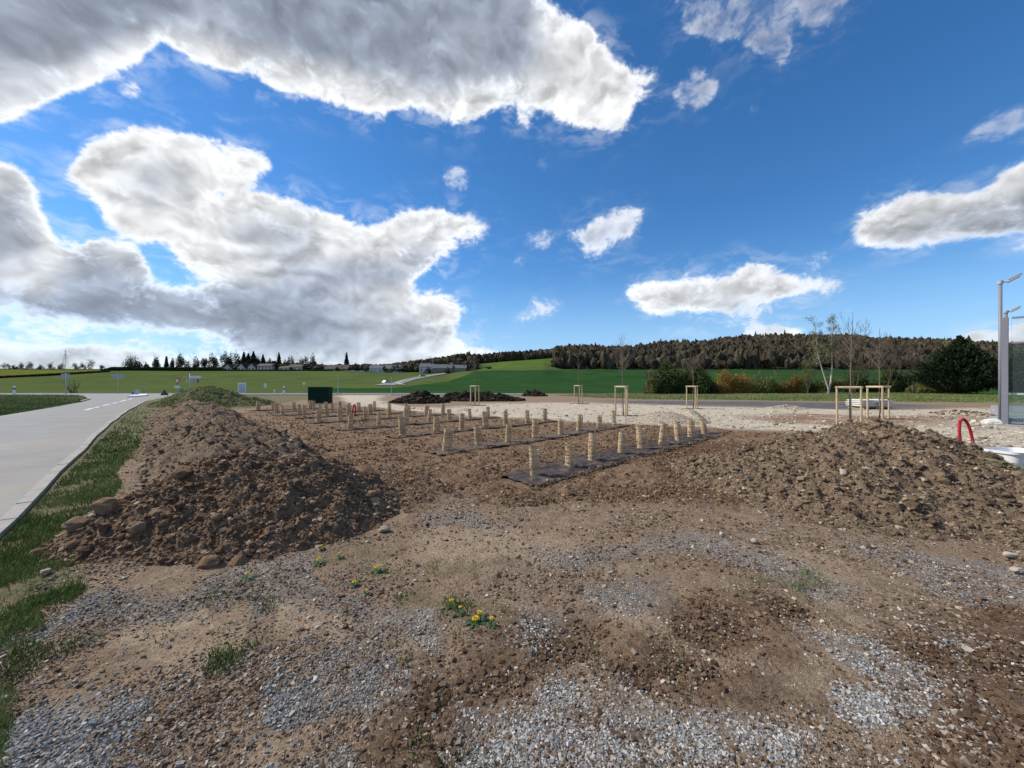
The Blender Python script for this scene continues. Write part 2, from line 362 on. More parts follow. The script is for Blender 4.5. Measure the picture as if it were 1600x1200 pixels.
P_GRASS = [W([(-600,1700),(-300,900),(-30,815),(60,740),(150,668),(190,640),(222,625),(256,619),(290,620),(275,640),(262,655),(222,690),(196,735),(162,778),(120,805),(70,850),(75,880),(140,902),(150,925),(60,950),(70,1000),(-10,1060),(0,1150),(30,1300),(-300,1700)]),
   W([(330,612),(480,612.5),(486,622),(440,630),(395,638),(340,640)]), W([(335,640),(355,655),(385,672),(378,682),(350,672),(325,652)]),
   W([(1000,611),(1800,611),(2400,611),(2400,632),(1800,630),(1560,629),(1330,627),(1140,625),(1000,624),(860,618)]),
   W([(700,611.5),(1000,611),(1000,617),(860,615.5),(760,616)]),
   [(-300, 20), (-24.5, 18.4), G(75, 638), G(128, 628.5), G(141, 624.5), G(138, 621.2), G(118, 618.2), (-68, 57), (-300, 57)],
   [(-300, 66), (300, 66), (300, 90), (-300, 90)]]
P_TUFT = W([(615,930),(650,915),(700,925),(760,950),(810,975),(800,1000),(740,985),(690,965),(640,955)]), W([(255,935),(330,920),(400,925),(410,950),(340,950),(270,952)]), W([(330,985),(400,985),(410,1020),(340,1030)]), W([(0,1000),(90,960),(150,990),(140,1040),(60,1070),(0,1090)]), W([(490,845),(570,835),(590,850),(520,858)]), W([(470,870),(560,862),(620,885),(640,900),(560,915),(545,890),(480,885)]), W([(660,870),(780,880),(770,900),(680,890)]), W([(580,1045),(650,1035),(640,1060),(590,1065)]), W([(1130,930),(1180,925),(1200,945),(1140,950)]), W([(1200,905),(1300,900),(1310,940),(1220,945)])
P_GRAV = [W(p) for p in (
   [(20,1140),(90,1085),(190,1045),(250,1080),(245,1130),(160,1180),(120,1250),(20,1230)],
   [(-40,1010),(60,960),(110,925),(250,902),(390,885),(410,925),(260,945),(160,962),(110,975),(0,1030)],
   [(375,880),(480,868),(505,940),(430,952),(385,925)],
   [(625,795),(740,788),(805,800),(780,822),(650,818)],
   [(825,880),(880,848),(1000,862),(1080,835),(1120,835),(1200,868),(1320,925),(1250,932),(1150,902),(1050,882),(900,895)],
   [(1285,852),(1420,848),(1560,882),(1640,895),(1700,980),(1500,938),(1430,918),(1350,880)],
   [(690,1230),(740,1110),(820,1095),(940,1088),(1060,1112),(1190,1108),(1215,1150),(1100,1200),(1080,1300),(650,1300)],
   [(1235,978),(1325,998),(1450,1055),(1430,1092),(1350,1062),(1250,1005)],
   [(1265,1058),(1400,1080),(1500,1125),(1480,1140),(1280,1112)],
   [(795,955),(885,958),(878,1010),(800,1012)], [(430,1060),(560,1008),(650,1050),(620,1105),(520,1125),(440,1085)],
   [(895,935),(1050,918),(1045,962),(930,978)], [(320,1240),(420,1190),(520,1195),(560,1300),(300,1300)],
   [(1420,990),(1530,985),(1540,1010),(1440,1015)], [(560,930),(650,975),(700,1000),(560,1000),(480,960)])]
P_DAMP = [W(p) for p in ([(560,1150),(620,1060),(800,1005),(960,1000),(1190,1040),(1240,1075),(1040,1105),(940,1085),(780,1095),(690,1180)],[(1440,1030),(1620,960),(1760,1000),(1900,1300),(1450,1300),(1500,1130)],[(1050,960),(1250,950),(1330,1000),(1240,1000),(1180,1030),(1040,990)],[(1000,690),(1120,680),(1150,760),(1020,760)],[(560,1250),(640,1160),(760,1300)])]
P_SANDY = [W(p) for p in ([(150,985),(260,960),(330,1000),(330,1070),(240,1060),(150,1000)],[(390,950),(560,960),(540,1010),(400,1010)],[(700,820),(880,830),(860,880),(740,880),(640,860)],[(60,905),(230,890),(300,885),(180,905),(80,930)],[(1150,850),(1290,870),(1350,930),(1240,900),(1140,870)],[(900,970),(1040,975),(1010,1010),(880,1010)],[(990,1062),(1070,1056),(1075,1080),(1000,1082)])]
ROWS = [(4.10, [836, 891, 925, 971, 1003, 1034, 1060, 1080, 1101]), (7.06, [698, 748, 794, 836, 876, 905, 936, 960]), (9.92, [629, 682, 721, 759.5, 790, 824, 851]),
 (12.9, [547, 592, 635, 670, 703, 734, 763]), (15.85, [498, 532, 571, 607, 639, 666, 692]), (18.55, [476, 511, 545, 579, 609, 635]), (21.2, [441, 468, 500, 519, 546, 561, 585]),
 (23.6, [432, 459.5, 491, 509, 531]), (25.7, [403, 427, 485])]
def rowpt(c, px): s = (px - 800) / F; a = c * (1 + s) / (1 - s); return ((a - c) * d45, (a + c) * d45)
def on_strip(x, y):
    x = np.asarray(x); y = np.asarray(y); a = (x + y) * d45; c = (y - x) * d45; m = np.zeros(x.shape)
    for cc, l in ROWS:
        s0 = (l[0] - 800) / F; s1 = (l[-1] - 800) / F; a0 = cc * (1 + s0) / (1 - s0) - .45; a1 = cc * (1 + s1) / (1 - s1) + .6
        m = np.maximum(m, sstep(.75, .5, np.abs(c - cc)) * sstep(a0 - .3, a0, a) * sstep(a1 + .3, a1, a))
    return m
def gh(x, y):                                # large shape of the open ground
    x = np.asarray(x, float); y = np.asarray(y, float)
    h = .035 * perlin(x * .33, y * .33, 2) + .016 * perlin(x * 1.1, y * 1.1, 3)
    f = sstep(45, 25, y) 
    h = h * f
    n = .733 * x + .68 * y                   # across the road
    flat = sstep(-.9, -.3, n)
    far = sstep(44, 40, y)
    return h * np.where((y < 50), flat, 1) - .03 * (1 - flat) * (y < 55) * sstep(-7.5, -5.8, n) + .10 * sstep(-5.4, -6.6, n) * sstep(56, 50, y)
def ghs(x, y): return float(gh(np.array([x]), np.array([y]))[0])
# ------------------------------------------------------------------ ground
def m_ground():
    n = NT('bare_ground', .95, .15); P = n.pos()
    big = n.noise(.9, 5, .6); mid = n.noise(6, 6, .68); fine = n.noise(45, 4, .7); vf = n.noise(150, 2, .6)
    dirt = n.ramp(mid, [(.3, (.15, .105, .072)), (.5, (.245, .18, .125)), (.72, (.34, .262, .188))])
    dirt = n.mix(n.ramp(big, [(.4, 0), (.62, .75)]), dirt, (.24, .165, .108))
    dirt = n.mix(n.attr('sandy'), dirt, n.ramp(mid, [(.3, (.25, .175, .115)), (.7, (.37, .285, .20))]))
    v1 = n.voro(38, 'Color'); v1g = n.math('MULTIPLY', n.ramp(v1, [(0, .35), (1, 1.0)]), 1)
    grav = n.mix(1, (.25, .245, .235), n.ramp(v1, [(0, .45), (.6, .95), (1, 1.5)]), 'MULTIPLY')
    gm = n.math('MULTIPLY', n.attr('gravel'), n.ramp(n.noise(14, 4, .7), [(.36, .1), (.62, .75)]))
    c = n.mix(gm, dirt, grav)
    till = n.ramp(n.noise(3.2, 7, .7), [(.3, (.108, .067, .042)), (.52, (.21, .136, .084)), (.75, (.31, .215, .14))])
    c = n.mix(n.attr('till'), c, till)
    pale = n.ramp(n.noise(2.4, 7, .72), [(.28, (.31, .245, .175)), (.5, (.48, .415, .32)), (.7, (.59, .53, .43))])
    c = n.mix(n.attr('pale'), c, pale)
    red = n.ramp(n.noise(.8, 7, .7), [(.35, (.19, .11, .07)), (.6, (.34, .24, .17)), (.7, (.44, .36, .28))])
    c = n.mix(n.attr('red'), c, red)
    asp = n.ramp(n.noise(1.2, 6, .7), [(.35, (.07, .072, .078)), (.65, (.15, .15, .155))])
    c = n.mix(n.attr('asphalt'), c, asp)
    gr = n.ramp(n.noise(4, 6, .7), [(.3, (.045, .065, .018)), (.55, (.075, .10, .028)), (.75, (.14, .14, .06))])
    c = n.mix(n.math('MULTIPLY', n.attr('grass'), n.ramp(n.noise(5, 5, .7), [(.36, .15), (.56, .85)])), c, gr)
    c = n.mix(n.math('MULTIPLY', n.attr('damp'), .8), c, n.mix(1, c, (.56, .50, .46), 'MULTIPLY'))
    spk = n.ramp(n.voro(55, 'Distance'), [(.0, 1), (.13, 1), (.2, 0)])
    cell = n.ramp(n.N('ShaderNodeSeparateColor').outputs[0], [(0, 0), (1, 0)]) if False else n.ramp(n.voro(55, 'Color'), [(.80, 0), (.84, 1)])
    c = n.mix(n.math('MULTIPLY', n.math('MULTIPLY', spk, cell), n.math('SUBTRACT', .75, n.attr('grass'))), c, (.42, .36, .29))
    c = n.mix(.7, c, n.mix(1, c, n.ramp(fine, [(.3, .4), (.66, 1.4)]), 'MULTIPLY'))
    b = n.bump(vf, .9, .008, n.bump(fine, .9, .02, n.bump(mid, .5, .05)))
    return n.done(c, b)
def build_ground():
    ps = np.concatenate([np.linspace(-9, -2.4, 110, endpoint=False), np.linspace(-2.4, -1.36, 90, endpoint=False), np.linspace(-1.36, 1.36, 1050, endpoint=False), np.linspace(1.36, 2.4, 90, endpoint=False), np.linspace(2.4, 9, 110)])
    py = np.concatenate([np.linspace(9000, 1900, 120, endpoint=False), np.linspace(1900, 1240, 100, endpoint=False), np.linspace(1240, 760, 520, endpoint=False), np.linspace(760, 650, 210, endpoint=False), np.linspace(650, 611.2, 130)])
    Y = F * EYE / (py - HY)
    S, YY = np.meshgrid(ps, Y); X = S * YY; sh = X.shape
    x = X.ravel(); y = YY.ravel()
    A = {}
    A['gravel'] = wmask(x, y, P_GRAV, .10, 3); A['grass'] = np.maximum(wmask(x, y, P_GRASS, .03, 5), .35 * wmask(x, y, P_TUFT, .06, 6))
    A['till'] = wmask(x, y, [P_TILL], .03, 7); A['pale'] = wmask(x, y, [P_PALE], .02, 8); A['red'] = wmask(x, y, [P_RED], .02, 9) * A['pale']
    A['damp'] = wmask(x, y, P_DAMP, .10, 14); A['asphalt'] = wmask(x, y, [P_ASPH], .012, 10); A['sandy'] = wmask(x, y, P_SANDY, .06, 12)
    h = gh(x, y)
    n8 = fbm(x * 7, y * 7, 4, 21, gain=.6); n2 = fbm(x * 2.2, y * 2.2, 4, 22, gain=.55)
    rough = .010 * n8 + .014 * n2
    rough = rough + A['till'] * (.05 * np.abs(fbm(x * 3.2, y * 3.2, 5, 23, gain=.62)) + .03 * n8 + .02 * fbm(x * .9 , y * .9, 3, 24))
    rough = rough * (1 - .9 * on_strip(x, y))
    rough = rough + A['damp'] * (.012 * np.abs(fbm(x * 9, y * 9, 4, 26)) + .018 * n2)
    rough = rough + A['pale'] * .05 * np.abs(fbm(x * 1.1, y * 1.1, 4, 25))
    rough = rough * (1 - .8 * A['asphalt'])
    n = .733 * x + .68 * y
    road = pip(x, y, ROADPOLY) | ((y > 55.5) & (y < 67) & (x < 4)); road2 = (sstep(-.85, -1.15, n) * sstep(-5.7, -5.4, n) * (y < 40))
    h = np.where(road, -.03, h + rough * (1 - road2))
    h = h - 0.03 * sstep(.0, .3, A['till'] * 0)
    V = np.stack([x, y, h], 1); r, c = sh
    idx = np.arange(r * c).reshape(r, c)
    Fc = np.stack([idx[:-1, :-1], idx[:-1, 1:], idx[1:, 1:], idx[1:, :-1]], -1).reshape(-1, 4)
    o = npmesh('ground', V, Fc, M['ground'], attrs=A, smooth=True); tag(o, kind='structure')
    # everything round it, a little lower
    X, YY = np.meshgrid(np.linspace(-900, 900, 60), np.linspace(-300, 900, 50)); x = X.ravel(); y = YY.ravel()
    idx = np.arange(3000).reshape(50, 60); z = np.full(3000, -.07); g = ((y > 20) | (x < -20)).astype(float)
    Fc = np.stack([idx[:-1, :-1], idx[:-1, 1:], idx[1:, 1:], idx[1:, :-1]], -1).reshape(-1, 4)
    Z = np.zeros(3000)
    o = npmesh('ground', np.stack([x, y, z], 1), Fc, M['ground'], attrs=dict(gravel=Z, grass=g, till=Z, pale=Z, red=Z, asphalt=Z, damp=Z, sandy=Z + .3)); tag(o, kind='structure')
# ---- stones and clods merged in one mesh
_ico = None
def ico(sub):
    bm = bmesh.new(); bmesh.ops.create_icosphere(bm, subdivisions=sub, radius=1)
    V = np.array([v.co[:] for v in bm.verts]); Fs = np.array([[v.index for v in f.verts] for f in bm.faces]); bm.free(); return V, Fs
_cube = (np.array([(-1,-1,-1),(1,-1,-1),(1,1,-1),(-1,1,-1),(-1,-1,1),(1,-1,1),(1,1,1),(-1,1,1)], float) * .72, np.array([(0,3,2,1),(4,5,6,7),(0,1,5,4),(1,2,6,5),(2,3,7,6),(3,0,4,7)]))
def stones(name, P, size, tone, mat, base='ico1', flat=.65, jit=.3, nvar=24, smooth=False, parent=None):
    P = np.asarray(P); n = len(P); rg = np.random.default_rng(n)
    tone = np.where(rg.random(n) < .03, rg.uniform(.92, 1, n), tone)
    V0, F0 = _cube if base == 'cube' else ico(int(base[-1]))
    var = V0[None] * (1 + rg.uniform(-jit, jit, (nvar, len(V0), 1))) + rg.normal(0, jit * .25, (nvar, len(V0), 3))
    var = var * rg.uniform(.7, 1.25, (nvar, 1, 3))
    k = rg.integers(0, nvar, n)
    q = rg.normal(size=(n, 4)); q /= np.linalg.norm(q, axis=1)[:, None]; w, x, y, z = q.T
    Rm = np.stack([1-2*(y*y+z*z), 2*(x*y-z*w), 2*(x*z+y*w), 2*(x*y+z*w), 1-2*(x*x+z*z), 2*(y*z-x*w), 2*(x*z-y*w), 2*(y*z+x*w), 1-2*(x*x+y*y)], 1).reshape(n, 3, 3)
    V = np.einsum('nij,nvj->nvi', Rm, var[k]); V[..., 2] *= flat
    V = V * np.asarray(size)[:, None, None] + P[:, None, :]
    nv = len(V0); Fc = (F0[None] + (np.arange(n) * nv)[:, None, None]).reshape(-1, F0.shape[1])
    return npmesh(name, V.reshape(-1, 3), Fc, mat, parent, attrs={'tone': np.repeat(tone, nv)}, smooth=smooth)
def stones2(name, P, size, tone, mat, *a, **k):
    h = np.arange(len(P)) % 2 == 0
    tag(stones(name, P[h], size[h] * 1.05, tone[h], mat, 'cube', .8, .32), kind='stuff'); return stones(name, P[~h], size[~h], tone[~h], mat, *a, **k)
def screen_pts(n, y0, y1, x0=-150, x1=1750, rg=RNG, power=1.0):
    """points on the ground, evenly spread as seen; y0<y1 photo rows"""
    py = y0 + (y1 - y0) * rg.random(n) ** power; px = rg.uniform(x0, x1, n); Y = F * EYE / (py - HY)
    return (px - 800) / F * Y, Y
#@@PART3@@
M = {}
M['ground'] = m_ground()
M['gravel'] = toned('crushed_gravel', [(0, (.085, .086, .088)), (.45, (.205, .205, .203)), (.8, (.34, .335, .325)), (1, (.54, .52, .49))], .8, .3, 60, .002)
M['pebble'] = toned('soil_pebbles', [(0, (.10, .062, .040)), (.55, (.19, .135, .093)), (.85, (.30, .24, .185)), (1, (.52, .46, .38))], .95, .12, 60, .003)
M['clod'] = toned('soil_clods', [(0, (.105, .063, .038)), (.5, (.212, .138, .085)), (.85, (.30, .21, .138)), (1, (.40, .33, .26))], .97, .1, 26, .012, .3)
M['clodgrey'] = toned('grey_soil_clods', [(0, (.10, .068, .044)), (.5, (.19, .136, .092)), (.88, (.28, .212, .148)), (1, (.45, .38, .3))], .97, .1, 26, .012, .3)
M['blade'] = toned('grass_blades', [(0, (.06, .10, .02)), (.5, (.145, .20, .045)), (.85, (.24, .27, .09)), (1, (.40, .36, .19))], .7, .25, 3, 0, .1)
build_ground()
def masks(x, y): return wmask(x, y, P_GRAV, .10, 3)
def mound_h(x, y, parts):
    h = 0
    for cx, cy, hh, sx, sy, rot in parts:
        c, s = math.cos(rot), math.sin(rot); u = ((x - cx) * c + (y - cy) * s) / sx; v = (-(x - cx) * s + (y - cy) * c) / sy
        r = np.sqrt(u * u + v * v + .05); f = np.clip(1.03 - r, 0, 1) / .806
        h = np.maximum(h, hh * (f * .75 + .25 * sstep(0, 1, f)))
    return h
def bm_(t, n, h, l, w, dr=133): return (.733 * n - .68 * t, .68 * n + .733 * t, h, l, w, R(dr))
LH = [(-3.25, 4.6, .69, 1.5, 1.35, 0), (-2.6, 4.58, .61, 1.3, 1.3, 0), (-3.6, 4.0, .36, 1.0, .85, .1), (-2.9, 3.95, .32, 1.25, .8, 0)]
BM = [bm_(7.0, 1.3, .46, 2.0, 1.4), bm_(9.0, 1.2, .66, 2.4, 1.5), bm_(11.5, 1.15, .66, 3.0, 1.6), bm_(15, 1.2, .70, 3.6, 1.6), bm_(19.5, 1.25, .72, 4.2, 1.7), bm_(24, 1.4, .66, 5.0, 1.8), (-22.6, 28.6, 1.28, 4.6, 3.4, R(125)), (-20.5, 28.5, .6, 3.2, 2.6, 0)]
RH = [(5.7, 5.9, .90, 1.75, 2.4, 0), (4.95, 5.9, .76, 1.7, 2.1, 0), (4.05, 6.1, .46, 1.45, 1.9, 0), (6.0, 4.7, .40, 2.1, 1.4, 0), (7.0, 4.7, .22, 2.0, 1.4, 0), (4.4, 4.9, .40, 1.6, 1.2, 0)]
def heap(name, parts, x0, x1, y0, y1, step, mat, label, clods, rough=.06, seed=1, cut=.03, extra=None):
    nx, ny = int((x1 - x0) / step), int((y1 - y0) / step)
    X, Y = np.meshgrid(np.linspace(x0, x1, nx), np.linspace(y0, y1, ny)); x = X.ravel(); y = Y.ravel()
    def H(x, y):
        b = mound_h(x, y, parts); k = sstep(.0, .15, b)
        rr = fbm(x * 2.0, y * 2.0, 6, seed, gain=.58)
        r2 = np.abs(fbm(x * 4.5, y * 4.5, 4, seed + 5, gain=.6))
        return gh(x, y) + b - cut + rough * k * (rr + .8 * r2), b
    z, b = H(x, y); z = np.where(b < .02, z - .15, z)
    idx = np.arange(nx * ny).reshape(ny, nx)
    Fc = np.stack([idx[:-1, :-1], idx[:-1, 1:], idx[1:, 1:], idx[1:, :-1]], -1).reshape(-1, 4)
    keep = (b[Fc].max(1) > .012); Fc = Fc[keep]
    A = {'grass': extra(x, y) if extra else np.zeros(len(x))}
    o = npmesh(name, np.stack([x, y, z], 1), Fc, mat, attrs=A, smooth=True); tag(o, label, 'soil heap')
    return o, H
def m_soil(name, a, b, c):
    n = NT(name, .97, .1); f = n.noise(9, 7, .72); g = n.noise(1.3, 4, .6); e = n.noise(60, 3, .7)
    col = n.ramp(f, [(.3, a), (.5, b), (.74, c)]); col = n.mix(n.ramp(g, [(.42, 0), (.6, .5)]), col, b)
    gr = n.ramp(n.noise(6, 6, .7), [(.3, (.03, .055, .012)), (.55, (.058, .09, .02)), (.75, (.13, .13, .06))])
    col = n.mix(n.math('MULTIPLY', n.attr('grass'), n.ramp(n.noise(3, 5, .7), [(.35, .2), (.5, 1)])), col, gr)
    col = n.mix(.5, col, n.mix(1, col, n.ramp(e, [(.3, .5), (.7, 1.2)]), 'MULTIPLY'))
    return n.done(col, n.bump(e, .7, .012, n.bump(f, .8, .05)))
M['soil'] = m_soil('brown_soil', (.105, .064, .039), (.205, .134, .083), (.29, .20, .132))
M['soilgrey'] = m_soil('greyish_soil', (.10, .068, .044), (.195, .14, .095), (.275, .21, .145))
def scatter_on(H, x0, x1, y0, y1, n, smin, smax, pw, rg, bmin=.05, fn=None):
    x = rg.uniform(x0, x1, n); y = rg.uniform(y0, y1, n); z, b = H(x, y); k = b > bmin * rg.uniform(.3, 1.5, n)
    if fn is not None: k &= fn(x, y, b, rg)
    x, y, z = x[k], y[k], z[k]; s = smin * (1 - rg.random(len(x)) * (1 - (smin / smax) ** pw)) ** (-1 / pw)
    return np.stack([x, y, z + s * .15], 1), s
# rocky heap in front
o, HL = heap('soil_heap', LH, -6.2, -.8, 2.7, 7.2, .022, M['soil'], 'stony brown soil heap in the foreground beside the road verge', None, .15, 41)
rg = np.random.default_rng(3)
P, s = scatter_on(HL, -6, -.9, 2.8, 7, 60000, .006, .042, 2.15, rg, .02)
o = stones2('soil_clods', P, s, rg.random(len(P)) ** 1.3, M['clod'], 'ico1', .8, .28); tag(o, kind='stuff')
P, s = scatter_on(HL, -5.6, -.9, 2.8, 6, 520, .028, .068, 2.2, rg, .02, lambda x, y, b, r: ((b < .3) | (r.random(len(x)) < .25)) & (r.random(len(x)) < np.clip((-x - 1.5) / 2.0, .15, 1)))
o = stones('soil_clods', P, s, rg.random(len(P)) * .7, M['clod'], 'ico2', .8, .13, smooth=False); tag(o, kind='stuff')
# long berm beside the road
o, HB = heap('soil_berm', BM, -34, -1.5, 3.0, 40, .06, M['soilgrey'], 'long ridge of grey brown soil running along the road, grassy at its far end', None, .24, 61, extra=lambda x, y: sstep(21, 26, y) * .75)
P, s = scatter_on(HB, -33, -3.6, 4.6, 39, 260000, .009, .06, 1.9, rg, .02, lambda x, y, b, r: (r.random(len(x)) < np.clip(70 / (y * y), .12, 1)) & (y < 26))
o = stones2('soil_clods', P, s, rg.random(len(P)) ** 1.2, M['clodgrey'], 'ico1', .75, .28); tag(o, kind='stuff')
# right heap
o, HR = heap('soil_heap', RH, 1.6, 10.5, 3.0, 9.8, .026, M['soilgrey'], 'broad greyish brown soil heap at the right with grass sprouting on it', None, .17, 81)
P, s = scatter_on(HR, 1.8, 10, 3.1, 9.6, 90000, .006, .045, 2.2, rg, .02)
o = stones2('soil_clods', P, s, rg.random(len(P)) ** 1.2, M['clodgrey'], 'ico1', .8, .3); tag(o, kind='stuff')
P, s = scatter_on(HR, 1.8, 10, 3.1, 9.6, 700, .03, .07, 2.2, rg, .02)
o = stones('soil_clods', P, s, rg.random(len(P)) * .8, M['clodgrey'], 'ico2', .75, .14); tag(o, kind='stuff')
# gravel of the foreground
x, y = screen_pts(300000, 770, 1400, -300, 1950, rg=rg); g = wmask(x, y, P_GRAV, .10, 3)
hb = np.maximum(mound_h(x, y, LH), mound_h(x, y, RH))
k = (rg.random(len(x)) < g * np.clip(.5 + 1.6 * fbm(x * 3, y * 3, 3, 71), .06, 1) * .8 + .02 + .16 * sstep(.05, .45, fbm(x * 1.1, y * 1.1, 4, 72))) & (hb < .05)
x, y = x[k], y[k]; s = rg.uniform(.003, .0072, len(x)) * np.clip(y / 3.2, 1, 1.5) * (1 + .5 * (rg.random(len(x)) < .08)) * np.where((x < -1) & (y < 2.3), 1.25, 1); gz = gh(x, y) + .014 * fbm(x * 2.2, y * 2.2, 4, 22, gain=.55) + .010 * fbm(x * 7, y * 7, 4, 21, gain=.6)
dark = np.where((x < -.6) | (y > 2.6), -.12, .12)
o = stones('gravel', np.stack([x, y, gz + s * .12], 1), s, np.clip(rg.random(len(x)) * .8 + .15 + dark, 0, 1), M['gravel'], 'cube', .75, .28); tag(o, kind='stuff')
# soil crumbs and pebbles everywhere in front
x, y = screen_pts(330000, 700, 1400, -600, 2200, rg=rg); hb = np.maximum(mound_h(x, y, LH), np.maximum(mound_h(x, y, RH), mound_h(x, y, BM)))
nn = .733 * x + .68 * y; sa = wmask(x, y, P_SANDY, .06, 12)
k = (hb < .06) & (nn > -.7) & (rg.random(len(x)) < np.clip(.55 + 1.5 * fbm(x * 1.3, y * 1.3, 3, 171), .05, 1) * (1 - .55 * sa) * .9)
x, y = x[k], y[k]; s = .0028 * (1 - rg.random(len(x)) * .985) ** (-1 / 2.5) * np.clip(y / 2.2, 1, 2.2); s = np.minimum(s, .024) * (1 + .6 * wmask(x, y, P_DAMP, .10, 14)); dmp = wmask(x, y, P_DAMP, .10, 14)
gz = gh(x, y) + .014 * fbm(x * 2.2, y * 2.2, 4, 22, gain=.55) + .010 * fbm(x * 7, y * 7, 4, 21, gain=.6)
o = stones('soil_crumbs', np.stack([x, y, gz + s * .2], 1), s, np.clip(rg.random(len(x)) ** (1.4 + 1.6 * dmp) - .12 * dmp, 0, 1), M['pebble'], 'cube', .7, .3); tag(o, kind='stuff')
# clods of the tilled bed
x, y = screen_pts(60000, 628, 800, 250, 1300, rg=rg); t = wmask(x, y, [P_TILL], .03, 7)
hb = np.maximum(mound_h(x, y, LH), np.maximum(mound_h(x, y, RH), mound_h(x, y, BM)))
k = (t > .5) & (hb < .08) & (on_strip(x, y) < .5) & (rg.random(len(x)) < np.clip(.6 + 1.6 * fbm(x * .8, y * .8, 3, 271), .1, 1)); x, y = x[k], y[k]
s = .008 * (1 - rg.random(len(x)) * .99) ** (-1 / 2.4) * np.clip(y / 7, .7, 1.8); s = np.minimum(s, .034)
gz = gh(x, y) + .02
o = stones('soil_clods', np.stack([x, y, gz + s * .3], 1), s, rg.random(len(x)) ** 1.4, M['clod'], 'ico1', .7, .3); tag(o, kind='stuff')
# clods thrown over the fabric edges
ex, ey, es = [], [], []
for cc_, l_ in ROWS:
    s0_ = (l_[0] - 800) / F; s1_ = (l_[-1] - 800) / F; n_ = int(2600 / max(1, cc_ / 4)); a_ = rg.uniform(cc_ * (1 + s0_) / (1 - s0_) - .6, cc_ * (1 + s1_) / (1 - s1_) + .7, n_)
    hw_ = .44 * (1 if cc_ < 5 else .82 if cc_ < 8 else .62); c_ = cc_ + np.sign(rg.uniform(-1, 1, n_)) * (hw_ + rg.normal(.02, .05, n_)); ex.append((a_ - c_) * d45); ey.append((a_ + c_) * d45); es.append(np.minimum(.007 * (1 - rg.random(n_) * .99) ** (-1 / 2.2), .035))
x, y, s = np.concatenate(ex), np.concatenate(ey), np.concatenate(es)
o = stones('soil_clods', np.stack([x, y, gh(x, y) + .04 + s * .2], 1), s, rg.random(len(x)) ** 1.4, M['clod'], 'ico1', .7, .3); tag(o, kind='stuff')
# pale lumps on the limestone surface
x, y = screen_pts(9000, 628, 700, 560, 1750, rg=rg); t = wmask(x, y, [P_PALE], .02, 8); k = t > .5; x, y = x[k], y[k]
s = .02 * (1 - rg.random(len(x)) * .98) ** (-1 / 2.2); s = np.minimum(s, .10)
M['lime'] = toned('limestone_lumps', [(0, (.22, .17, .125)), (.4, (.44, .385, .31)), (1, (.62, .58, .5))], .95, .1, 20, .01)
o = stones('limestone_lumps', np.stack([x, y, gh(x, y) + s * .3], 1), s, rg.random(len(x)), M['lime'], 'ico1', .6, .3); tag(o, kind='stuff')
# ---- grass
def grass(name, x, y, z, hgt, wid, tone, rg, mat=None):
    n = len(x); a = rg.uniform(0, 2 * np.pi, n); lean = rg.uniform(.1, .75, n) * hgt; b = rg.uniform(0, 2 * np.pi, n)
    wx, wy = np.cos(a) * wid / 2, np.sin(a) * wid / 2; lx, ly = np.cos(b) * lean, np.sin(b) * lean
    V = np.zeros((n, 5, 3)); P = np.stack([x, y, z], 1)
    V[:, 0] = P + np.stack([-wx, -wy, -0 * x], 1); V[:, 1] = P + np.stack([wx, wy, 0 * x], 1)
    V[:, 2] = P + np.stack([wx * .7 + lx * .35, wy * .7 + ly * .35, hgt * .55], 1); V[:, 3] = P + np.stack([-wx * .7 + lx * .35, -wy * .7 + ly * .35, hgt * .55], 1)
    V[:, 4] = P + np.stack([lx, ly, hgt * .95], 1)
    i = (np.arange(n) * 5)[:, None]
    o = npmesh(name, V.reshape(-1, 3), [i + np.array([[0, 1, 2, 3]]), i + np.array([[3, 2, 4]])], mat or M['blade'], attrs={'tone': np.repeat(tone, 5)}, smooth=False)
    tag(o, kind='stuff'); return o
x, y = screen_pts(330000, 612, 1330, -150, 420, rg=rg); g = wmask(x, y, P_GRASS[:3], .03, 5)
n = .733 * x + .68 * y; dens = np.clip(.85 + 2.2 * fbm(x * 1.6, y * 1.6, 5, 301) - .35 * (y < 3.2), .04, 1)
k = (rg.random(len(x)) < g * dens * (.35 + .65 * (y > 2.2))) & (n > -1.1) & (np.maximum(mound_h(x, y, LH), mound_h(x, y, BM)) < .12); x, y = x[k], y[k]
hg = rg.uniform(.02, .06, len(x)) * np.clip(.7 + y / 9, .8, 1.8); tn = np.clip(.48 + .8 * fbm(x * .9, y * .9, 3, 310) + rg.normal(0, .15, len(x)) + .25 * (y < 3.2), 0, 1)
grass('grass', x, y, gh(x, y), hg, .005 * np.clip(y / 3, 1, 3.5), tn, rg)
x, y = screen_pts(420000, 780, 1330, -150, 1750, rg=rg); g = wmask(x, y, P_TUFT, .09, 6); sp = sstep(.30, .5, fbm(x * 1.7, y * 1.7, 4, 321)) * .12 * sstep(3.5, .5, x)
k = (rg.random(len(x)) < np.maximum(g * .6 * np.clip(.10 + 2.2 * fbm(x * 4, y * 4, 4, 322), 0, 1), sp * .5)) & (np.maximum(mound_h(x, y, LH), mound_h(x, y, RH)) < .05); x, y = x[k], y[k]
grass('grass', x, y, gh(x, y), rg.uniform(.014, .045, len(x)), .005, np.clip(rg.random(len(x)) * .6, 0, 1), rg)
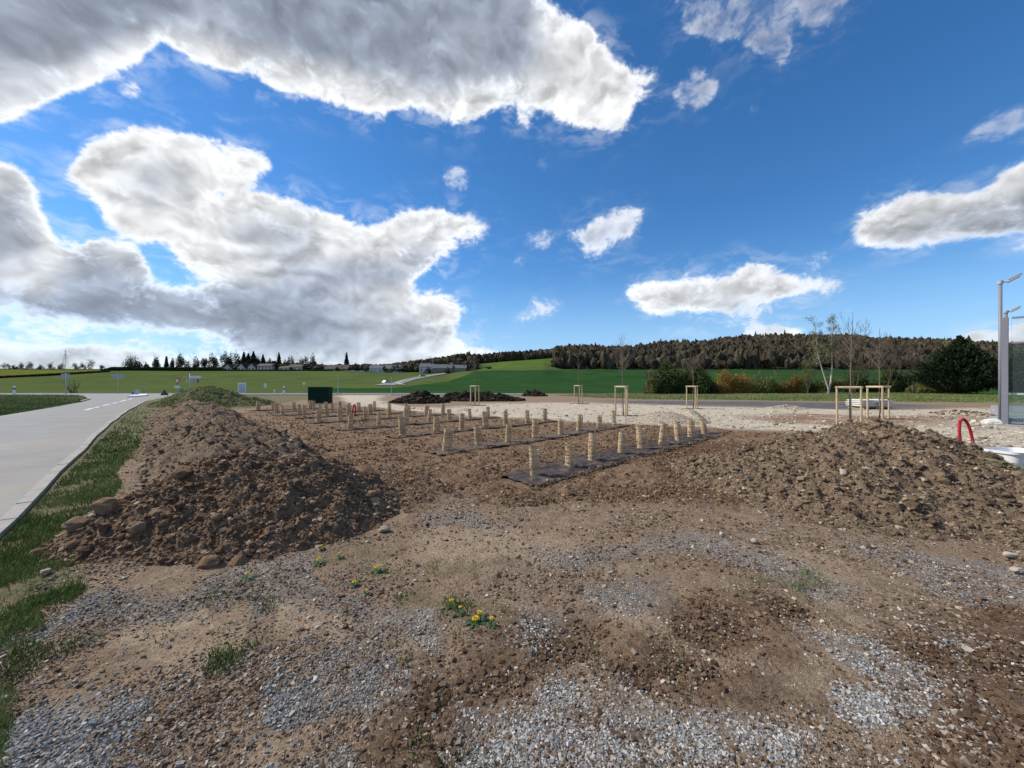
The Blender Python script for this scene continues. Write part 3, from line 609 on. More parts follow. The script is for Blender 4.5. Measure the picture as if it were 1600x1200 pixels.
# grass left of the road, grass by the hedges, grass on the berm's far end
x, y = screen_pts(90000, 616.5, 662, -260, 150, rg=rg); k = pip(x, y, P_GRASS[5]); x, y = x[k], y[k]
grass('grass', x, y, gh(x, y), rg.uniform(.06, .16, len(x)), .03 + 0 * x, np.clip(.5 + .5 * fbm(x * .3, y * .3, 3, 333) + rg.normal(0, .13, len(x)), 0, 1), rg)
x, y = screen_pts(60000, 612, 632, 850, 1750, rg=rg); g = wmask(x, y, [P_GRASS[3]], .03, 5); k = g > .5; x, y = x[k], y[k]
grass('grass', x, y, gh(x, y), rg.uniform(.05, .14, len(x)), .05 + 0 * x, np.clip(.45 + .5 * fbm(x * .2, y * .2, 3, 334) + rg.normal(0, .13, len(x)), 0, 1), rg)
x = rg.uniform(-33, -17, 60000); y = rg.uniform(20, 39, 60000); z, b = HB(x, y); k = (b > .05) & (fbm(x * .9, y * .9, 4, 335) > .06 - (y - 26) * .02) & (y > 21); x, y, z = x[k], y[k], z[k]
grass('grass', x, y, z, rg.uniform(.05, .16, len(x)), .03 + 0 * x, np.clip(.5 + .5 * fbm(x * .5, y * .5, 3, 336) + rg.normal(0, .15, len(x)), 0, 1), rg)
x = rg.uniform(3, 10, 60000); y = rg.uniform(3.2, 8, 60000); z, b = HR(x, y)
k = (b > .1) & (((x - 6.2) ** 2 / .25 + (y - 4.75) ** 2 / .12 < rg.random(len(x)) * 1.6) | (fbm(x * 1.6, y * 1.6, 4, 340) > .38 + .2 * rg.random(len(x)))); x, y, z = x[k], y[k], z[k]
grass('grass', x, y, z, rg.uniform(.015, .05, len(x)), .006 + 0 * x, rg.random(len(x)) * .5, rg)
#@@PART4@@
# ------------------------------------------------------------------ road
def m_road():
    n = NT('pale_asphalt', .85, .3); f = n.noise(1.2, 7, .65); g = n.noise(70, 3, .7); h = n.noise(.35, 3, .5)
    c = n.ramp(f, [(.3, (.185, .192, .20)), (.7, (.25, .253, .257))]); c = n.mix(n.ramp(h, [(.45, 0), (.75, .5)]), c, (.34, .31, .27)); c = n.mix(n.ramp(n.noise(.5, 6, .7, 1.5), [(.55, 0), (.66, .35)]), c, (.17, .175, .18))
    c = n.mix(.4, c, n.mix(1, c, n.ramp(g, [(.3, .6), (.7, 1.25)]), 'MULTIPLY')); sx_ = n.N('ShaderNodeVectorMath', operation='DOT_PRODUCT'); n.L(n.pos(), sx_.inputs[0]); sx_.inputs[1].default_value = (.733, .68, 0)
    ed = n.math('MULTIPLY', n.maprange(sx_.outputs['Value'], -3.2, -1.1), n.ramp(n.noise(1.6, 6, .7), [(.42, 0), (.62, .8)])); c = n.mix(ed, c, (.27, .225, .17)); return n.done(c, n.bump(g, .3, .004))
M['road'] = m_road(); M['kerb'] = plain('pale_concrete', (.30, .29, .265), .9, .18, 6, bump=.003); M['white'] = plain('white_paint', (.62, .62, .60), .7, .12, 5)
M['whitep'] = plain('white_plastic', (.72, .73, .74), .4, .06, 5); M['black'] = plain('black_paint', (.03, .03, .035), .5); M['galv'] = plain('galvanised_steel', (.42, .44, .46), .45, .12, 8, metal=.3)
M['signback'] = plain('sign_back', (.36, .38, .41), .5, .1, 5); M['blue'] = plain('sign_blue', (.02, .07, .32), .4); M['redp'] = plain('sign_red', (.5, .03, .03), .4)
def sheet(name, poly, z, mat, parent=None):
    bm = bmesh.new(); vs = [bm.verts.new((x, y, z)) for x, y in poly]; f = bm.faces.new(vs); bmesh.ops.triangulate(bm, faces=[f]); bmesh.ops.recalc_face_normals(bm, faces=bm.faces)
    if bm.faces[0].normal.z < 0: bmesh.ops.reverse_faces(bm, faces=bm.faces)
    me = bpy.data.meshes.new(name); bm.to_mesh(me); bm.free(); me.materials.append(mat); o = bpy.data.objects.new(name, me); COL.objects.link(o)
    if parent: o.parent = parent
    return o
road = sheet('road', ROADPOLY, .008, M['road']); tag(road, kind='structure')
def strip(pts, off0, off1, z0, z1):     # ribbon box beside a polyline
    V = []; Fs = []; P = [Vector((a, b)) for a, b in pts]
    for i, p in enumerate(P):
        d = (P[min(i + 1, len(P) - 1)] - P[max(i - 1, 0)]).normalized(); nn = Vector((d.y, -d.x))
        for o, z in ((off0, z0), (off0, z1), (off1, z1), (off1, z0)): q = p + nn * o; V.append((q.x, q.y, z))
    for i in range(len(P) - 1):
        for k in range(4): Fs.append((i * 4 + k, i * 4 + (k + 1) % 4, i * 4 + 4 + (k + 1) % 4, i * 4 + 4 + k))
    return V, Fs
mb = MB()
fine = []
for a, b in zip(ROAD_R[:-1], ROAD_R[1:]):
    for t in range(8): fine.append((a[0] + (b[0] - a[0]) * t / 8, a[1] + (b[1] - a[1]) * t / 8))
fine.append(ROAD_R[-1]); fine = [(x + .03 * math.sin(i * 1.7), y) for i, (x, y) in enumerate(fine)]

def clipgap(i): return fine[i]
acc = 0.0
for i in range(len(fine) - 1):
    a, b = Vector(fine[i]), Vector(fine[i + 1]); L = (b - a).length; k = max(1, round(L / 1.0)); 
    for j in range(k):
        p, q = a.lerp(b, j / k), a.lerp(b, (j + 1) / k); d = (q - p).normalized() * .009; hh = .022 + .004 * math.sin(i * 3.1 + j)
        mb.add(*strip([(p + d)[:], (q - d)[:]], -.03, .10, -.08, hh))
tag(mb.build('kerb', M['kerb']), kind='structure')
mb = MB(); mb.add(*strip(ROAD_L[4:], -.14, .0, -.08, .10)); tag(mb.build('kerb', M['kerb']), kind='structure')
mb = MB()
dash = [(133,641,145,638),(148,637.3,155,635.6),(160,634,172,631.5),(176,630.5,184,628.8),(187,627.6,197,625.2),(201,624.3,207,622.8)]
for x0, y0, x1, y1 in dash:
    a = Vector(G(x0, y0)); b = Vector(G(x1, y1)); d = (b - a).normalized(); nn = Vector((d.y, -d.x)) * .09
    q = [a - nn, a + nn, b + nn, b - nn]; mb.add([(p.x, p.y, .013) for p in q], [(0, 1, 2, 3)])
mb.build('lane_markings', M['white'], road)
r2 = sheet('road', [(-260, 55.9), (3, 55.9), (3, 66), (-260, 66)], .004, M['road']); tag(r2, kind='structure')
mb = MB(); mb.box((-130, 66.1, .03), (250, .25, .12)); tag(mb.build('kerb', M['kerb']), kind='structure')
mb = MB(); mb.box((-30, 55.7, .03), (24, .25, .12)); mb.box((-7.5, 55.7, .03), (20, .25, .12)); tag(mb.build('kerb', M['kerb']), kind='structure')
# ------------------------------------------------------------------ far land
PXF = [-700, 0, 160, 300, 560, 620, 700, 742, 790, 850, 880, 1000, 1200, 1440, 1600, 2300]
FE  = [577, 579, 579.5, 580, 580, 583, 584, 580, 574, 571, 577, 577.5, 577.5, 578, 578, 580]     # field's far edge
RE  = [576, 577, 578, 579, 579, 577, 573, 570, 566, 562, 559, 556, 538, 546, 554, 560]           # ridge
def land(px, Y):
    fe = np.interp(px, PXF, FE); re = np.interp(px, PXF, RE)
    zf = EYE - (fe - HY) / F * 330; zr = EYE - (re - HY) / F * 560
    z = np.interp(Y, [0, 68, 100, 200], [0, .02, .45, 2.2])
    t = np.clip((Y - 200) / 130, 0, 1); z = np.where(Y > 200, 2.2 + (zf - 2.2) * (t * (1.25 - .25 * t)), z)
    t = np.clip((Y - 330) / 230, 0, 1); z = np.where(Y > 330, zf + (zr - zf) * (t * (1.6 - .6 * t)), z)
    t = np.clip((Y - 560) / 500, 0, 1); return np.where(Y > 560, zr - t * 30, z)
def landxy(x, y): return float(land(np.array([800 + F * x / y]), np.array([float(y)]))[0])
P_DARK = [(490,605.5),(560,607),(615,606),(640,603),(700,596),(730,586),(742,579.5),(860,578),(2400,570),(2400,700),(480,700),(480,612)]
P_MEAD = [(742,579),(760,573),(800,560),(868,560),(905,580),(860,577.5)]
P_YEL = [(-900,560),(180,560),(170,579.3),(150,582.5),(60,588.5),(0,592),(-900,610)]
def m_field():
    n = NT('young_crop', 1, 0); P = n.pos(); f = n.noise(.05, 6, .62); g = n.noise(.9, 5, .7); 
    lo = n.ramp(f, [(.35, (.070, .098, .034)), (.65, (.098, .126, .044))]); dk = n.ramp(f, [(.35, (.020, .056, .020)), (.65, (.034, .082, .027))])
    ye = n.ramp(f, [(.35, (.10, .115, .028)), (.65, (.15, .145, .038))]); me = n.ramp(f, [(.35, (.065, .11, .026)), (.65, (.095, .145, .034))])
    c = n.mix(n.attr('dark'), lo, dk); c = n.mix(n.attr('yellow'), c, ye); c = n.mix(n.attr('meadow'), c, me); c = n.mix(n.attr('wood'), c, (.05, .042, .026))
    c = n.mix(n.math('MULTIPLY', n.attr('tram'), .55), c, (.02, .045, .012))
    c = n.mix(.5, c, n.mix(1, c, n.ramp(g, [(.3, .6), (.7, 1.25)]), 'MULTIPLY')); return n.done(c, n.bump(g, .4, .15))
M['field'] = m_field()
def build_land():
    px = np.linspace(-700, 2300, 900); Y = np.concatenate([np.geomspace(66.3, 330, 190), np.linspace(333, 560, 50), np.linspace(580, 1100, 14)])
    PX, YY = np.meshgrid(px, Y); Z = land(PX, YY) + .0; X = (PX - 800) / F * YY
    Z = Z + .25 * fbm(X * .03, YY * .03, 3, 500) * sstep(70, 120, YY); PY = HY - (Z - EYE) / YY * F
    x = PX.ravel(); y = PY.ravel(); far = YY.ravel()
    wob = 1.2 * perlin(x * .02, far * .02, 7)
    A = dict(dark=blurmask(pip(x, y + wob * .4, P_DARK) & (far < 335), PX.shape), meadow=(pip(x, y, P_MEAD) & (far > 325)).astype(float), yellow=(pip(x, y, P_YEL) & (far < 345)).astype(float))
    A['wood'] = ((far > 331) & (x > 868)).astype(float)
    Xr = X.ravel(); c1 = np.hypot(Xr + 95, far - 30); c2 = np.hypot(Xr - 260, far - 60)
    t = (np.abs((c1 % 24) - 12) < .5) | (np.abs((c1 % 24) - 10) < .5)
    t2 = (np.abs((c2 % 27) - 12) < .5) | (np.abs((c2 % 27) - 14) < .5)
    A['tram'] = np.where(A['dark'] > .5, t * 1.0, t2 * .35) * (far < 328) * (far > 80)
    idx = np.arange(PX.size).reshape(PX.shape)
    Fc = np.stack([idx[:-1, :-1], idx[:-1, 1:], idx[1:, 1:], idx[1:, :-1]], -1).reshape(-1, 4)
    o = npmesh('hills', np.stack([X.ravel(), YY.ravel(), Z.ravel()], 1), Fc, M['field'], attrs=A, smooth=True); tag(o, kind='structure')
def blurmask(m, sh): return m.astype(float)
build_land()
# ------------------------------------------------------------------ vegetation
def m_leaf(name, a, b, c, rough=.8): return toned(name, [(0, a), (.5, b), (1, c)], rough, .2, 2, 0, .12)
M['bark'] = plain('bark', (.10, .075, .055), .95, .3, 4); M['birch'] = plain('birch_bark', (.40, .38, .34), .8, .3, 6)
M['wood_far'] = m_leaf('bare_wood', (.040, .034, .020), (.098, .084, .050), (.185, .16, .095)); M['wood_green'] = m_leaf('budding_wood', (.035, .04, .014), (.07, .075, .025), (.12, .12, .045))
M['wood_mass'] = toned('far_wood_crowns', [(0, (.045, .037, .024)), (.5, (.092, .077, .050)), (.82, (.145, .122, .08)), (1, (.12, .14, .055))], .95, .1, .9, .8, .45); M['conifer'] = m_leaf('conifer', (.008, .016, .007), (.020, .036, .014), (.042, .064, .022)); M['twig'] = m_leaf('twigs', (.05, .038, .028), (.10, .08, .06), (.19, .155, .12))
M['bush'] = m_leaf('evergreen_bush', (.022, .040, .012), (.058, .085, .022), (.15, .17, .045)); M['orange'] = m_leaf('dogwood', (.14, .085, .022), (.29, .18, .04), (.44, .30, .08))
M['olive'] = m_leaf('budding_bush', (.07, .085, .02), (.15, .165, .04), (.26, .25, .09)); M['purple'] = m_leaf('purple_shrub', (.06, .03, .03), (.12, .07, .06), (.2, .13, .11))
M['birchleaf'] = m_leaf('birch_leaf', (.10, .11, .05), (.18, .18, .09), (.30, .28, .18))
def cloud_pts(n, rad, rg, clumps=14, shell=.55, csz=.35, low=0.0):
    d = rg.normal(size=(clumps, 3)); d /= np.linalg.norm(d, axis=1)[:, None]; d[:, 2] = np.where(d[:, 2] < -.35, -d[:, 2], d[:, 2])
    cc = d * rg.uniform(shell * .6, .85, (clumps, 1)); k = rg.integers(0, clumps, n); q = rg.normal(size=(n, 3)); q /= np.linalg.norm(q, axis=1)[:, None]
    p = cc[k] + q * (rg.random((n, 1)) ** .45) * csz * rg.uniform(.7, 1.25, (clumps, 1))[k]
    tone = rg.uniform(-.16, .16, clumps)[k]
    return p * np.array(rad), np.clip(.5 + tone + rg.normal(0, .17, n), 0, 1)
def leaf_mesh(name, P, tone, size, mat, parent, rg, slender=1.0, dirs=None, aniso=0):
    n = len(P); a = rg.normal(size=(n, 3)) if dirs is None else dirs + rg.normal(size=(n, 3)) * aniso
    a /= np.linalg.norm(a, axis=1)[:, None]; b = np.cross(a, rg.normal(size=(n, 3))); b /= np.linalg.norm(b, axis=1)[:, None]
    s = (size * rg.uniform(.6, 1.3, n))[:, None]
    V = np.stack([P - a * s * .5, P + b * s * .5 * slender, P + a * s * .5, P - b * s * .5 * slender], 1) if slender > .3 else np.stack([P - a * s * .5 + b * s * .5 * slender, P - a * s * .5 - b * s * .5 * slender, P + a * s * .5], 1)
    k = V.shape[1]; Fc = (np.arange(n) * k)[:, None] + np.arange(k)[None]
    return npmesh(name, V.reshape(-1, 3), Fc, mat, parent, attrs={'tone': np.repeat(tone, k)})
def branches(mb, p, d, L, r, depth, rg, spread=.6, up=.25, tips=None, nseg=4, kids=(3, 5), n=5, rmin=.004, shrink=.62):
    pts = [Vector(p)]; rs = [r]; d = Vector(d).normalized(); q = Vector(p)
    for i in range(nseg):
        d = (d + Vector(rg.normal(0, .09, 3)) + Vector((0, 0, up * .12))).normalized(); q = q + d * (L / nseg); pts.append(q.copy()); rs.append(max(rmin, r * (1 - .75 * (i + 1) / nseg)))
    mb.tube(pts, rs, n=n, tone=float(rg.uniform(.3, .8)), cap=False)
    if tips is not None: tips += pts[-2:]
    if depth <= 0: return
    for j in range(int(rg.integers(kids[0], kids[1] + 1))):
        t = rg.uniform(.3, .98); i = min(nseg - 1, int(t * nseg)); b = pts[i].lerp(pts[i + 1], t * nseg - i)
        a = rg.uniform(0, 2 * math.pi); s = spread * rg.uniform(.6, 1.3)
        e = d.cross(Vector((math.cos(a), math.sin(a), .3))).normalized(); nd = (d * math.cos(s) + e * math.sin(s) + Vector((0, 0, up * .5))).normalized()
        branches(mb, b, nd, L * shrink * rg.uniform(.7, 1.15), max(rmin, rs[i] * .55), depth - 1, rg, spread, up, tips, max(2, nseg - 1), kids, max(3, n - 1), rmin, shrink)
# the wood on the ridge: one far mass
def build_wood():
    rg = np.random.default_rng(77); Ps = []; Ts = []; Bs = []
    def add(x, y, h, w, g):
        z = land(800 + F * x / y, y); n = len(x); m = 22
        q = rg.normal(size=(n, m, 3)); q /= np.linalg.norm(q, axis=2)[..., None]; q *= rg.uniform(.8, 1.12, (n, m, 1))
        q[..., 2] = np.abs(q[..., 2]) * .95 - .95 * rg.random((n, m)) ** 1.6; 
        P = np.stack([x, y, z + h * .50], 1)[:, None, :] + q * np.stack([w, w, h * .52], 1)[:, None, :]
        t = np.clip(.42 + rg.normal(0, .2, n)[:, None] + rg.normal(0, .14, (n, m)) + (.25 * fbm(x * .02, y * .03, 3, 12))[:, None], 0, 1)
        Ps.append(P.reshape(-1, 3)); Ts.append(t.ravel()); Bs.append(np.stack([x, y, z + h * .45, w, h], 1))
    n = 9000; y = 331 + 235 * rg.random(n) ** .9; px = rg.uniform(862, 2250, n)
    x = (px - 800) / F * y; k = (px > 868 + 0 * y); add(x[k], y[k], rg.uniform(7, 16, k.sum()) * (1 + .5 * fbm(x[k] * .018, y[k] * .01, 3, 900)), rg.uniform(2.0, 4.8, k.sum()), 0)
    n = 700; y = rg.uniform(520, 575, n); px = rg.uniform(730, 900, n); x = (px - 800) / F * y; add(x, y, rg.uniform(9, 15, n), rg.uniform(3, 5.5, n), 0)
    n = 480; y = rg.uniform(355, 460, n); px = rg.uniform(560, 742, n); x = (px - 800) / F * y; hh = np.interp(px, [560, 620, 680, 742], [4, 7, 12, 15]) * rg.uniform(.5, 1.1, n); add(x, y, hh, rg.uniform(3, 5.5, n), 0)
    n = 520; y = rg.uniform(347, 362, n); px = rg.uniform(350, 742, n); x = (px - 800) / F * y; add(x, y, rg.uniform(3, 7.5, n) * np.interp(px, [350, 430, 500, 560, 742], [1, 1.2, .8, .9, 1.2]), rg.uniform(2.5, 5, n), 0)
    P = np.concatenate(Ps); T = np.concatenate(Ts)
    B = np.concatenate(Bs); V0, F0 = ico(2); nb = len(B); var = V0[None] * (1 + rg.normal(0, .17, (30, len(V0), 1))); kk = rg.integers(0, 30, nb)
    VV = var[kk] * np.stack([B[:, 3] * .92, B[:, 3] * .92, B[:, 4] * .5], 1)[:, None, :] + B[:, None, :3]; FF = (F0[None] + (np.arange(nb) * len(V0))[:, None, None]).reshape(-1, 3)
    tt = np.clip(.30 + rg.normal(0, .17, nb) + .3 * fbm(B[:, 0] * .02, B[:, 1] * .03, 3, 12), 0, 1)
    o = npmesh('woodland', VV.reshape(-1, 3), FF, M['wood_mass'], attrs={'tone': np.clip(np.repeat(tt, len(V0)) + rg.normal(0, .14, nb * len(V0)), 0, 1)}, smooth=False); tag(o, kind='stuff')
    o = leaf_mesh('woodland', P, T, 1.9, M['wood_far'], None, rg, .14); tag(o, kind='stuff')
    # dark hedge along the far field edge
    px = rg.uniform(158, 520, 26000); yy = 336 + rg.uniform(-2, 2, 26000); z = land(px, yy) + rg.random(26000) * np.interp(px, [158, 175, 345, 352, 520], [.6, 3.2, 3.2, .9, .9])
    o = leaf_mesh('field_hedge', np.stack([(px - 800) / F * yy, yy, z], 1), rg.random(26000) * .5, 1.1, M['bush'], None, rg, .6); tag(o, 'long dark hedge along the far edge of the light green field', 'hedge')
    px = rg.uniform(-200, 1000, 16000); ylin = np.interp(px, [-200, 0, 60, 150, 180, 300, 1000], [600, 591, 588, 582.6, 581.5, 580.3, 580])
    o = None
    # ditch-like dark hedge between yellow and green field
    xs = []; px = rg.uniform(-250, 172, 14000)
    Yg = np.linspace(205, 335, 400)
    lz = np.array([HY - (land(np.full(400, p), Yg) - EYE) / Yg * F for p in np.linspace(-250, 172, 60)])
    tgt = np.interp(np.linspace(-250, 172, 60), [-250, 0, 60, 150, 172], [606, 591, 588, 582.6, 581])
    Yb = np.array([Yg[np.argmin(np.abs(l - t))] for l, t in zip(lz, tgt)]); yb = np.interp(px, np.linspace(-250, 172, 60), Yb) + rg.uniform(-1, 1, len(px))
    z = land(px, yb) + rg.random(len(px)) * 1.3
    o = leaf_mesh('field_hedge', np.stack([(px - 800) / F * yb, yb, z], 1), rg.random(len(px)) * .4, .8, M['bush'], None, rg, .6); tag(o, 'low dark hedge line between the yellowish strip and the green field', 'hedge')
build_wood()
def tree(name, px, Y, h, w, label, cat, group, mat='wood_far', seed=0, n=700, z=None, trunk=.25, size=None, slender=.25, base=.2, parent=None, shape=None, clumps=14, csz=.35):
    x = at(px, Y); z0 = landxy(x, Y) if z is None else z; rg = np.random.default_rng(seed + abs(int(px * 7)))
    r = empty(name, (x, Y, z0 - .05), label, cat, group)
    hc = h * (1 - base); P, t = cloud_pts(n, (w / 2, w / 2, hc * .9), rg, clumps=clumps, csz=csz); P[:, 2] = np.abs(P[:, 2]); P[:, 2] *= hc / np.percentile(P[:, 2], 99.3) * (1 - .35 * np.clip(np.hypot(P[:, 0], P[:, 1]) / (w / 2), 0, 1) ** 2); P[:, 2] += h * base
    if shape == 'cone':
        u = rg.random(n) ** .7; a = rg.uniform(0, 6.283, n); rr = (1 - u) * w / 2 * (.55 + .45 * np.abs(np.sin(u * 24 + a))) * rg.random(n) ** .3
        P = np.stack([np.cos(a) * rr, np.sin(a) * rr, h * base + u * hc], 1)
    mb = MB(); tr = max(.08, h * .022); tips = []
    branches(mb, (0, 0, 0), (0, 0, 1), h * (.85 if shape != 'cone' else .98), tr, 0 if shape == 'cone' else 2, rg, .75, .4, None, 5, (4, 6), 5, .03 if Y > 200 else .01, .5)
    leaf_mesh('crown', P, t, size or h * .06, M[mat], r, rg, slender)
    mb.build('trunk', M['bark'], r); return r
#@@PART5@@
ORD = ['first', 'second', 'third', 'fourth', 'fifth', 'sixth', 'seventh', 'eighth', 'ninth']
# ------------------------------------------------------------------ bed: fabric strips and tree guards
def m_fabric():
    n = NT('ground_fabric', .85, .15); f = n.noise(3, 4, .6); g = n.noise(240, 2, .6); d = n.noise(7, 6, .75)
    c = n.ramp(f, [(.3, (.040, .033, .033)), (.7, (.082, .068, .068))]); c = n.mix(n.ramp(d, [(.5, 0), (.62, .85)]), c, (.17, .125, .09))
    return n.done(c, n.bump(g, .25, .002))
M['fabric'] = m_fabric(); M['fabricd'] = m_fabric()
for e in [q for q in M['fabricd'].node_tree.nodes if q.type == 'VALTORGB'][1].color_ramp.elements: e.position -= .13
M['slat'] = toned('split_wood_slats', [(0, (.34, .215, .11)), (.5, (.56, .40, .23)), (1, (.76, .60, .39))], .8, .25, 25, .001)
M['wood'] = toned('peeled_pine', [(0, (.36, .26, .14)), (.5, (.52, .40, .24)), (1, (.64, .53, .35))], .75, .3, 14, .002)
M['darkbark'] = plain('young_bark', (.16, .125, .095), .9, .3, 20)
rowname = ['nearest', 'second', 'third', 'fourth', 'fifth', 'sixth', 'seventh', 'eighth', 'farthest']
def fabz(x, y): return ghs(x, y) + .045
for ri, (cc, l) in enumerate(ROWS):
    s0 = (l[0] - 800) / F; s1 = (l[-1] - 800) / F; a0 = cc * (1 + s0) / (1 - s0) - .40; a1 = cc * (1 + s1) / (1 - s1) + .5
    rg = np.random.default_rng(ri + 5); na = int((a1 - a0) / .035); nc = 30
    Aa, Cc = np.meshgrid(np.linspace(a0, a1, na), np.linspace(-.44, .44, nc)); Cc = Cc * (1 if ri == 0 else .82 if ri == 1 else .62)
    Cw = Cc + .05 * fbm(Aa * .9, Aa * 0 + ri * 9, 3, 600 + ri) + np.sign(Cc) * .05 * fbm(Aa * 2.3, Aa * 0 + ri * 5 + np.sign(Cc), 3, 640 + ri)
    Ae = Aa + (.12 * fbm(Cc * 3, Cc * 0 + ri, 3, 650)) * sstep(a0 + .6, a0, Aa) 
    x = (Ae - (cc + Cw)) * d45; y = (Ae + (cc + Cw)) * d45
    wr = .8 * fbm(Aa * 1.3 + Cc * .8, Cc * 7 - Aa * .9, 4, 660 + ri, gain=.55) + .5 * (.5 - np.abs(perlin(Aa * 1.1 + Cc * 2, Cc * 5 + Aa * .5, 690 + ri)) * 2.2)
    ed = sstep(.8, 1, np.abs(Cc) / Cc.max()); z = gh(x, y) + .045 + .045 * wr * (1 - .3 * ed) - .03 * ed * (fbm(Aa * 1.2, Cc * 0, 2, 670 + ri) > -.15)
    z2 = z - .006; n = x.size; idx = np.arange(n).reshape(nc, na)
    T = np.stack([idx[:-1, :-1], idx[:-1, 1:], idx[1:, 1:], idx[1:, :-1]], -1).reshape(-1, 4)
    top = np.stack([x.ravel(), y.ravel(), z.ravel()], 1); bot = np.stack([x.ravel(), y.ravel(), z2.ravel()], 1)
    bd = np.concatenate([idx[0, :], idx[1:, -1], idx[-1, -2::-1], idx[-2:0:-1, 0]]); bn = np.roll(bd, -1); Sd = np.stack([bd, bn, bn + n, bd + n], 1)
    o = npmesh('fabric_strip', np.concatenate([top, bot]), [T[:, ::-1], T + n, Sd], M['fabric' if ri == 0 else 'fabricd'], smooth=True)
    tag(o, 'dark purplish weed fabric strip lying under the %s row of wooden tree guards' % rowname[ri], 'weed fabric', 'weed fabric strips on the tilled soil')
def guard_variant(k, hollow):
    rg = np.random.default_rng(900 + k); mb = MB(); H = .50; r = .094 + .010 * rg.random(); n = 18; nb = 19; el = rg.uniform(.85, 1.0)
    z = 0.0
    for b in range(nb):
        hh = H / nb * rg.uniform(.50, .86); ti = rg.normal(0, .03, 2); tone = float(rg.uniform(.25, 1))
        if hollow and z > H * .45 and rg.random() < .62: z += H / nb; continue
        V = []; Fs = []; miss = set(rg.integers(0, n, 1 if not hollow else 4))
        dz0 = rg.normal(0, .003, n)
        for i in range(n):
            a = 2 * math.pi * i / n; rr = r * (1 + .04 * math.sin(3 * a + k)) 
            x, y = math.cos(a) * rr, math.sin(a) * rr * el; zz = z + ti[0] * x + ti[1] * y + dz0[i]
            for q, zo in ((1, 0), (1, hh), (.955, hh), (.955, 0)): V.append((x * q, y * q, zz + zo))
        for i in range(n):
            if i in miss: continue
            j = (i + 1) % n
            for s in range(4): Fs.append((i * 4 + s, j * 4 + s, j * 4 + (s + 1) % 4, i * 4 + (s + 1) % 4))
        mb.add(V, Fs, tone); z += H / nb
    sb = MB()
    for i in range(7):
        a = 2 * math.pi * i / 7 + k; rr = r * .93; sb.box((math.cos(a) * rr, math.sin(a) * rr * el, H / 2), (.004, .010, H * rg.uniform(.97, 1.05)), a, .35)
    st = MB(); st.tube([(r * .6, 0, -.08), (r * .6, .01, H * rg.uniform(1.0, 1.12))], .008, 5, .5)
    sap = MB(); branches(sap, (0, 0, -.03), (0, 0, 1), H * rg.uniform(.8, 1.25), .005, 1, rg, .35, .5, None, 4, (2, 3), 4, .0018)
    return mb, sb, st, sap
protos = []
for k in range(7):
    mb, sb, st, sap = guard_variant(k, k == 1)
    rt = empty('tree_guard', (0, 0, 0)); mb.build('slat_sleeve', M['slat'], rt); sb.build('upright_laths', M['slat'], rt); st.build('stake', M['wood'], rt); protos.append([rt, False, sap])
def copy_tree(o, parent=None):
    c = o.copy(); COL.objects.link(c); c.parent = parent
    for ch in list(o.children): copy_tree(ch, c)
    return c
rg = np.random.default_rng(17); hs_ = []
seed_i = 0
for ri, (cc, l) in enumerate(ROWS):
    for ci, px in enumerate(l):
        k = 1 if (ri, ci) == (0, 1) else [0, 2, 3, 4, 5, 6][(ri * 5 + ci * 3) % 6]
        pr = protos[k]
        if not pr[1]: o = pr[0]; pr[1] = True
        else: o = copy_tree(pr[0])
        x, y = rowpt(cc, px); o.location = (x, y, fabz(x, y) - .015); o.rotation_euler = (rg.normal(0, .06), rg.normal(0, .06), rg.uniform(0, 6.28))
        s = rg.uniform(.88, 1.1); w = rg.uniform(.8, 1.15); o.scale = (w, w, s)
        o['label'] = 'pale wooden slat tree guard, %s from the left in the %s row' % (ORD[ci], rowname[ri]); o['category'] = 'tree guard'; o['group'] = 'wooden tree guards standing in rows on the bed'
# saplings that show above their guards
for (cc, px, hh) in ((4.10, 836, .72), (4.10, 925, .5), (9.92, 759.5, .62), (18.55, 579, .6)):
    x, y = rowpt(cc, px); sap = MB(); r_ = np.random.default_rng(int(px)); branches(sap, (x - .02, y, fabz(x, y) - .03), (-.10, 0, 1), hh, .005, 1, r_, .3, .4, None, 5, (1, 2), 4, .0022)
    tag(sap.build('sapling', M['darkbark']), 'thin bare sapling twig rising out of ' + {836: 'the nearest tree guard', 925: 'the third guard of the nearest row', 759.5: 'a guard in the third row', 579: 'a guard in the sixth row'}[px], 'sapling', 'bare saplings inside the tree guards')
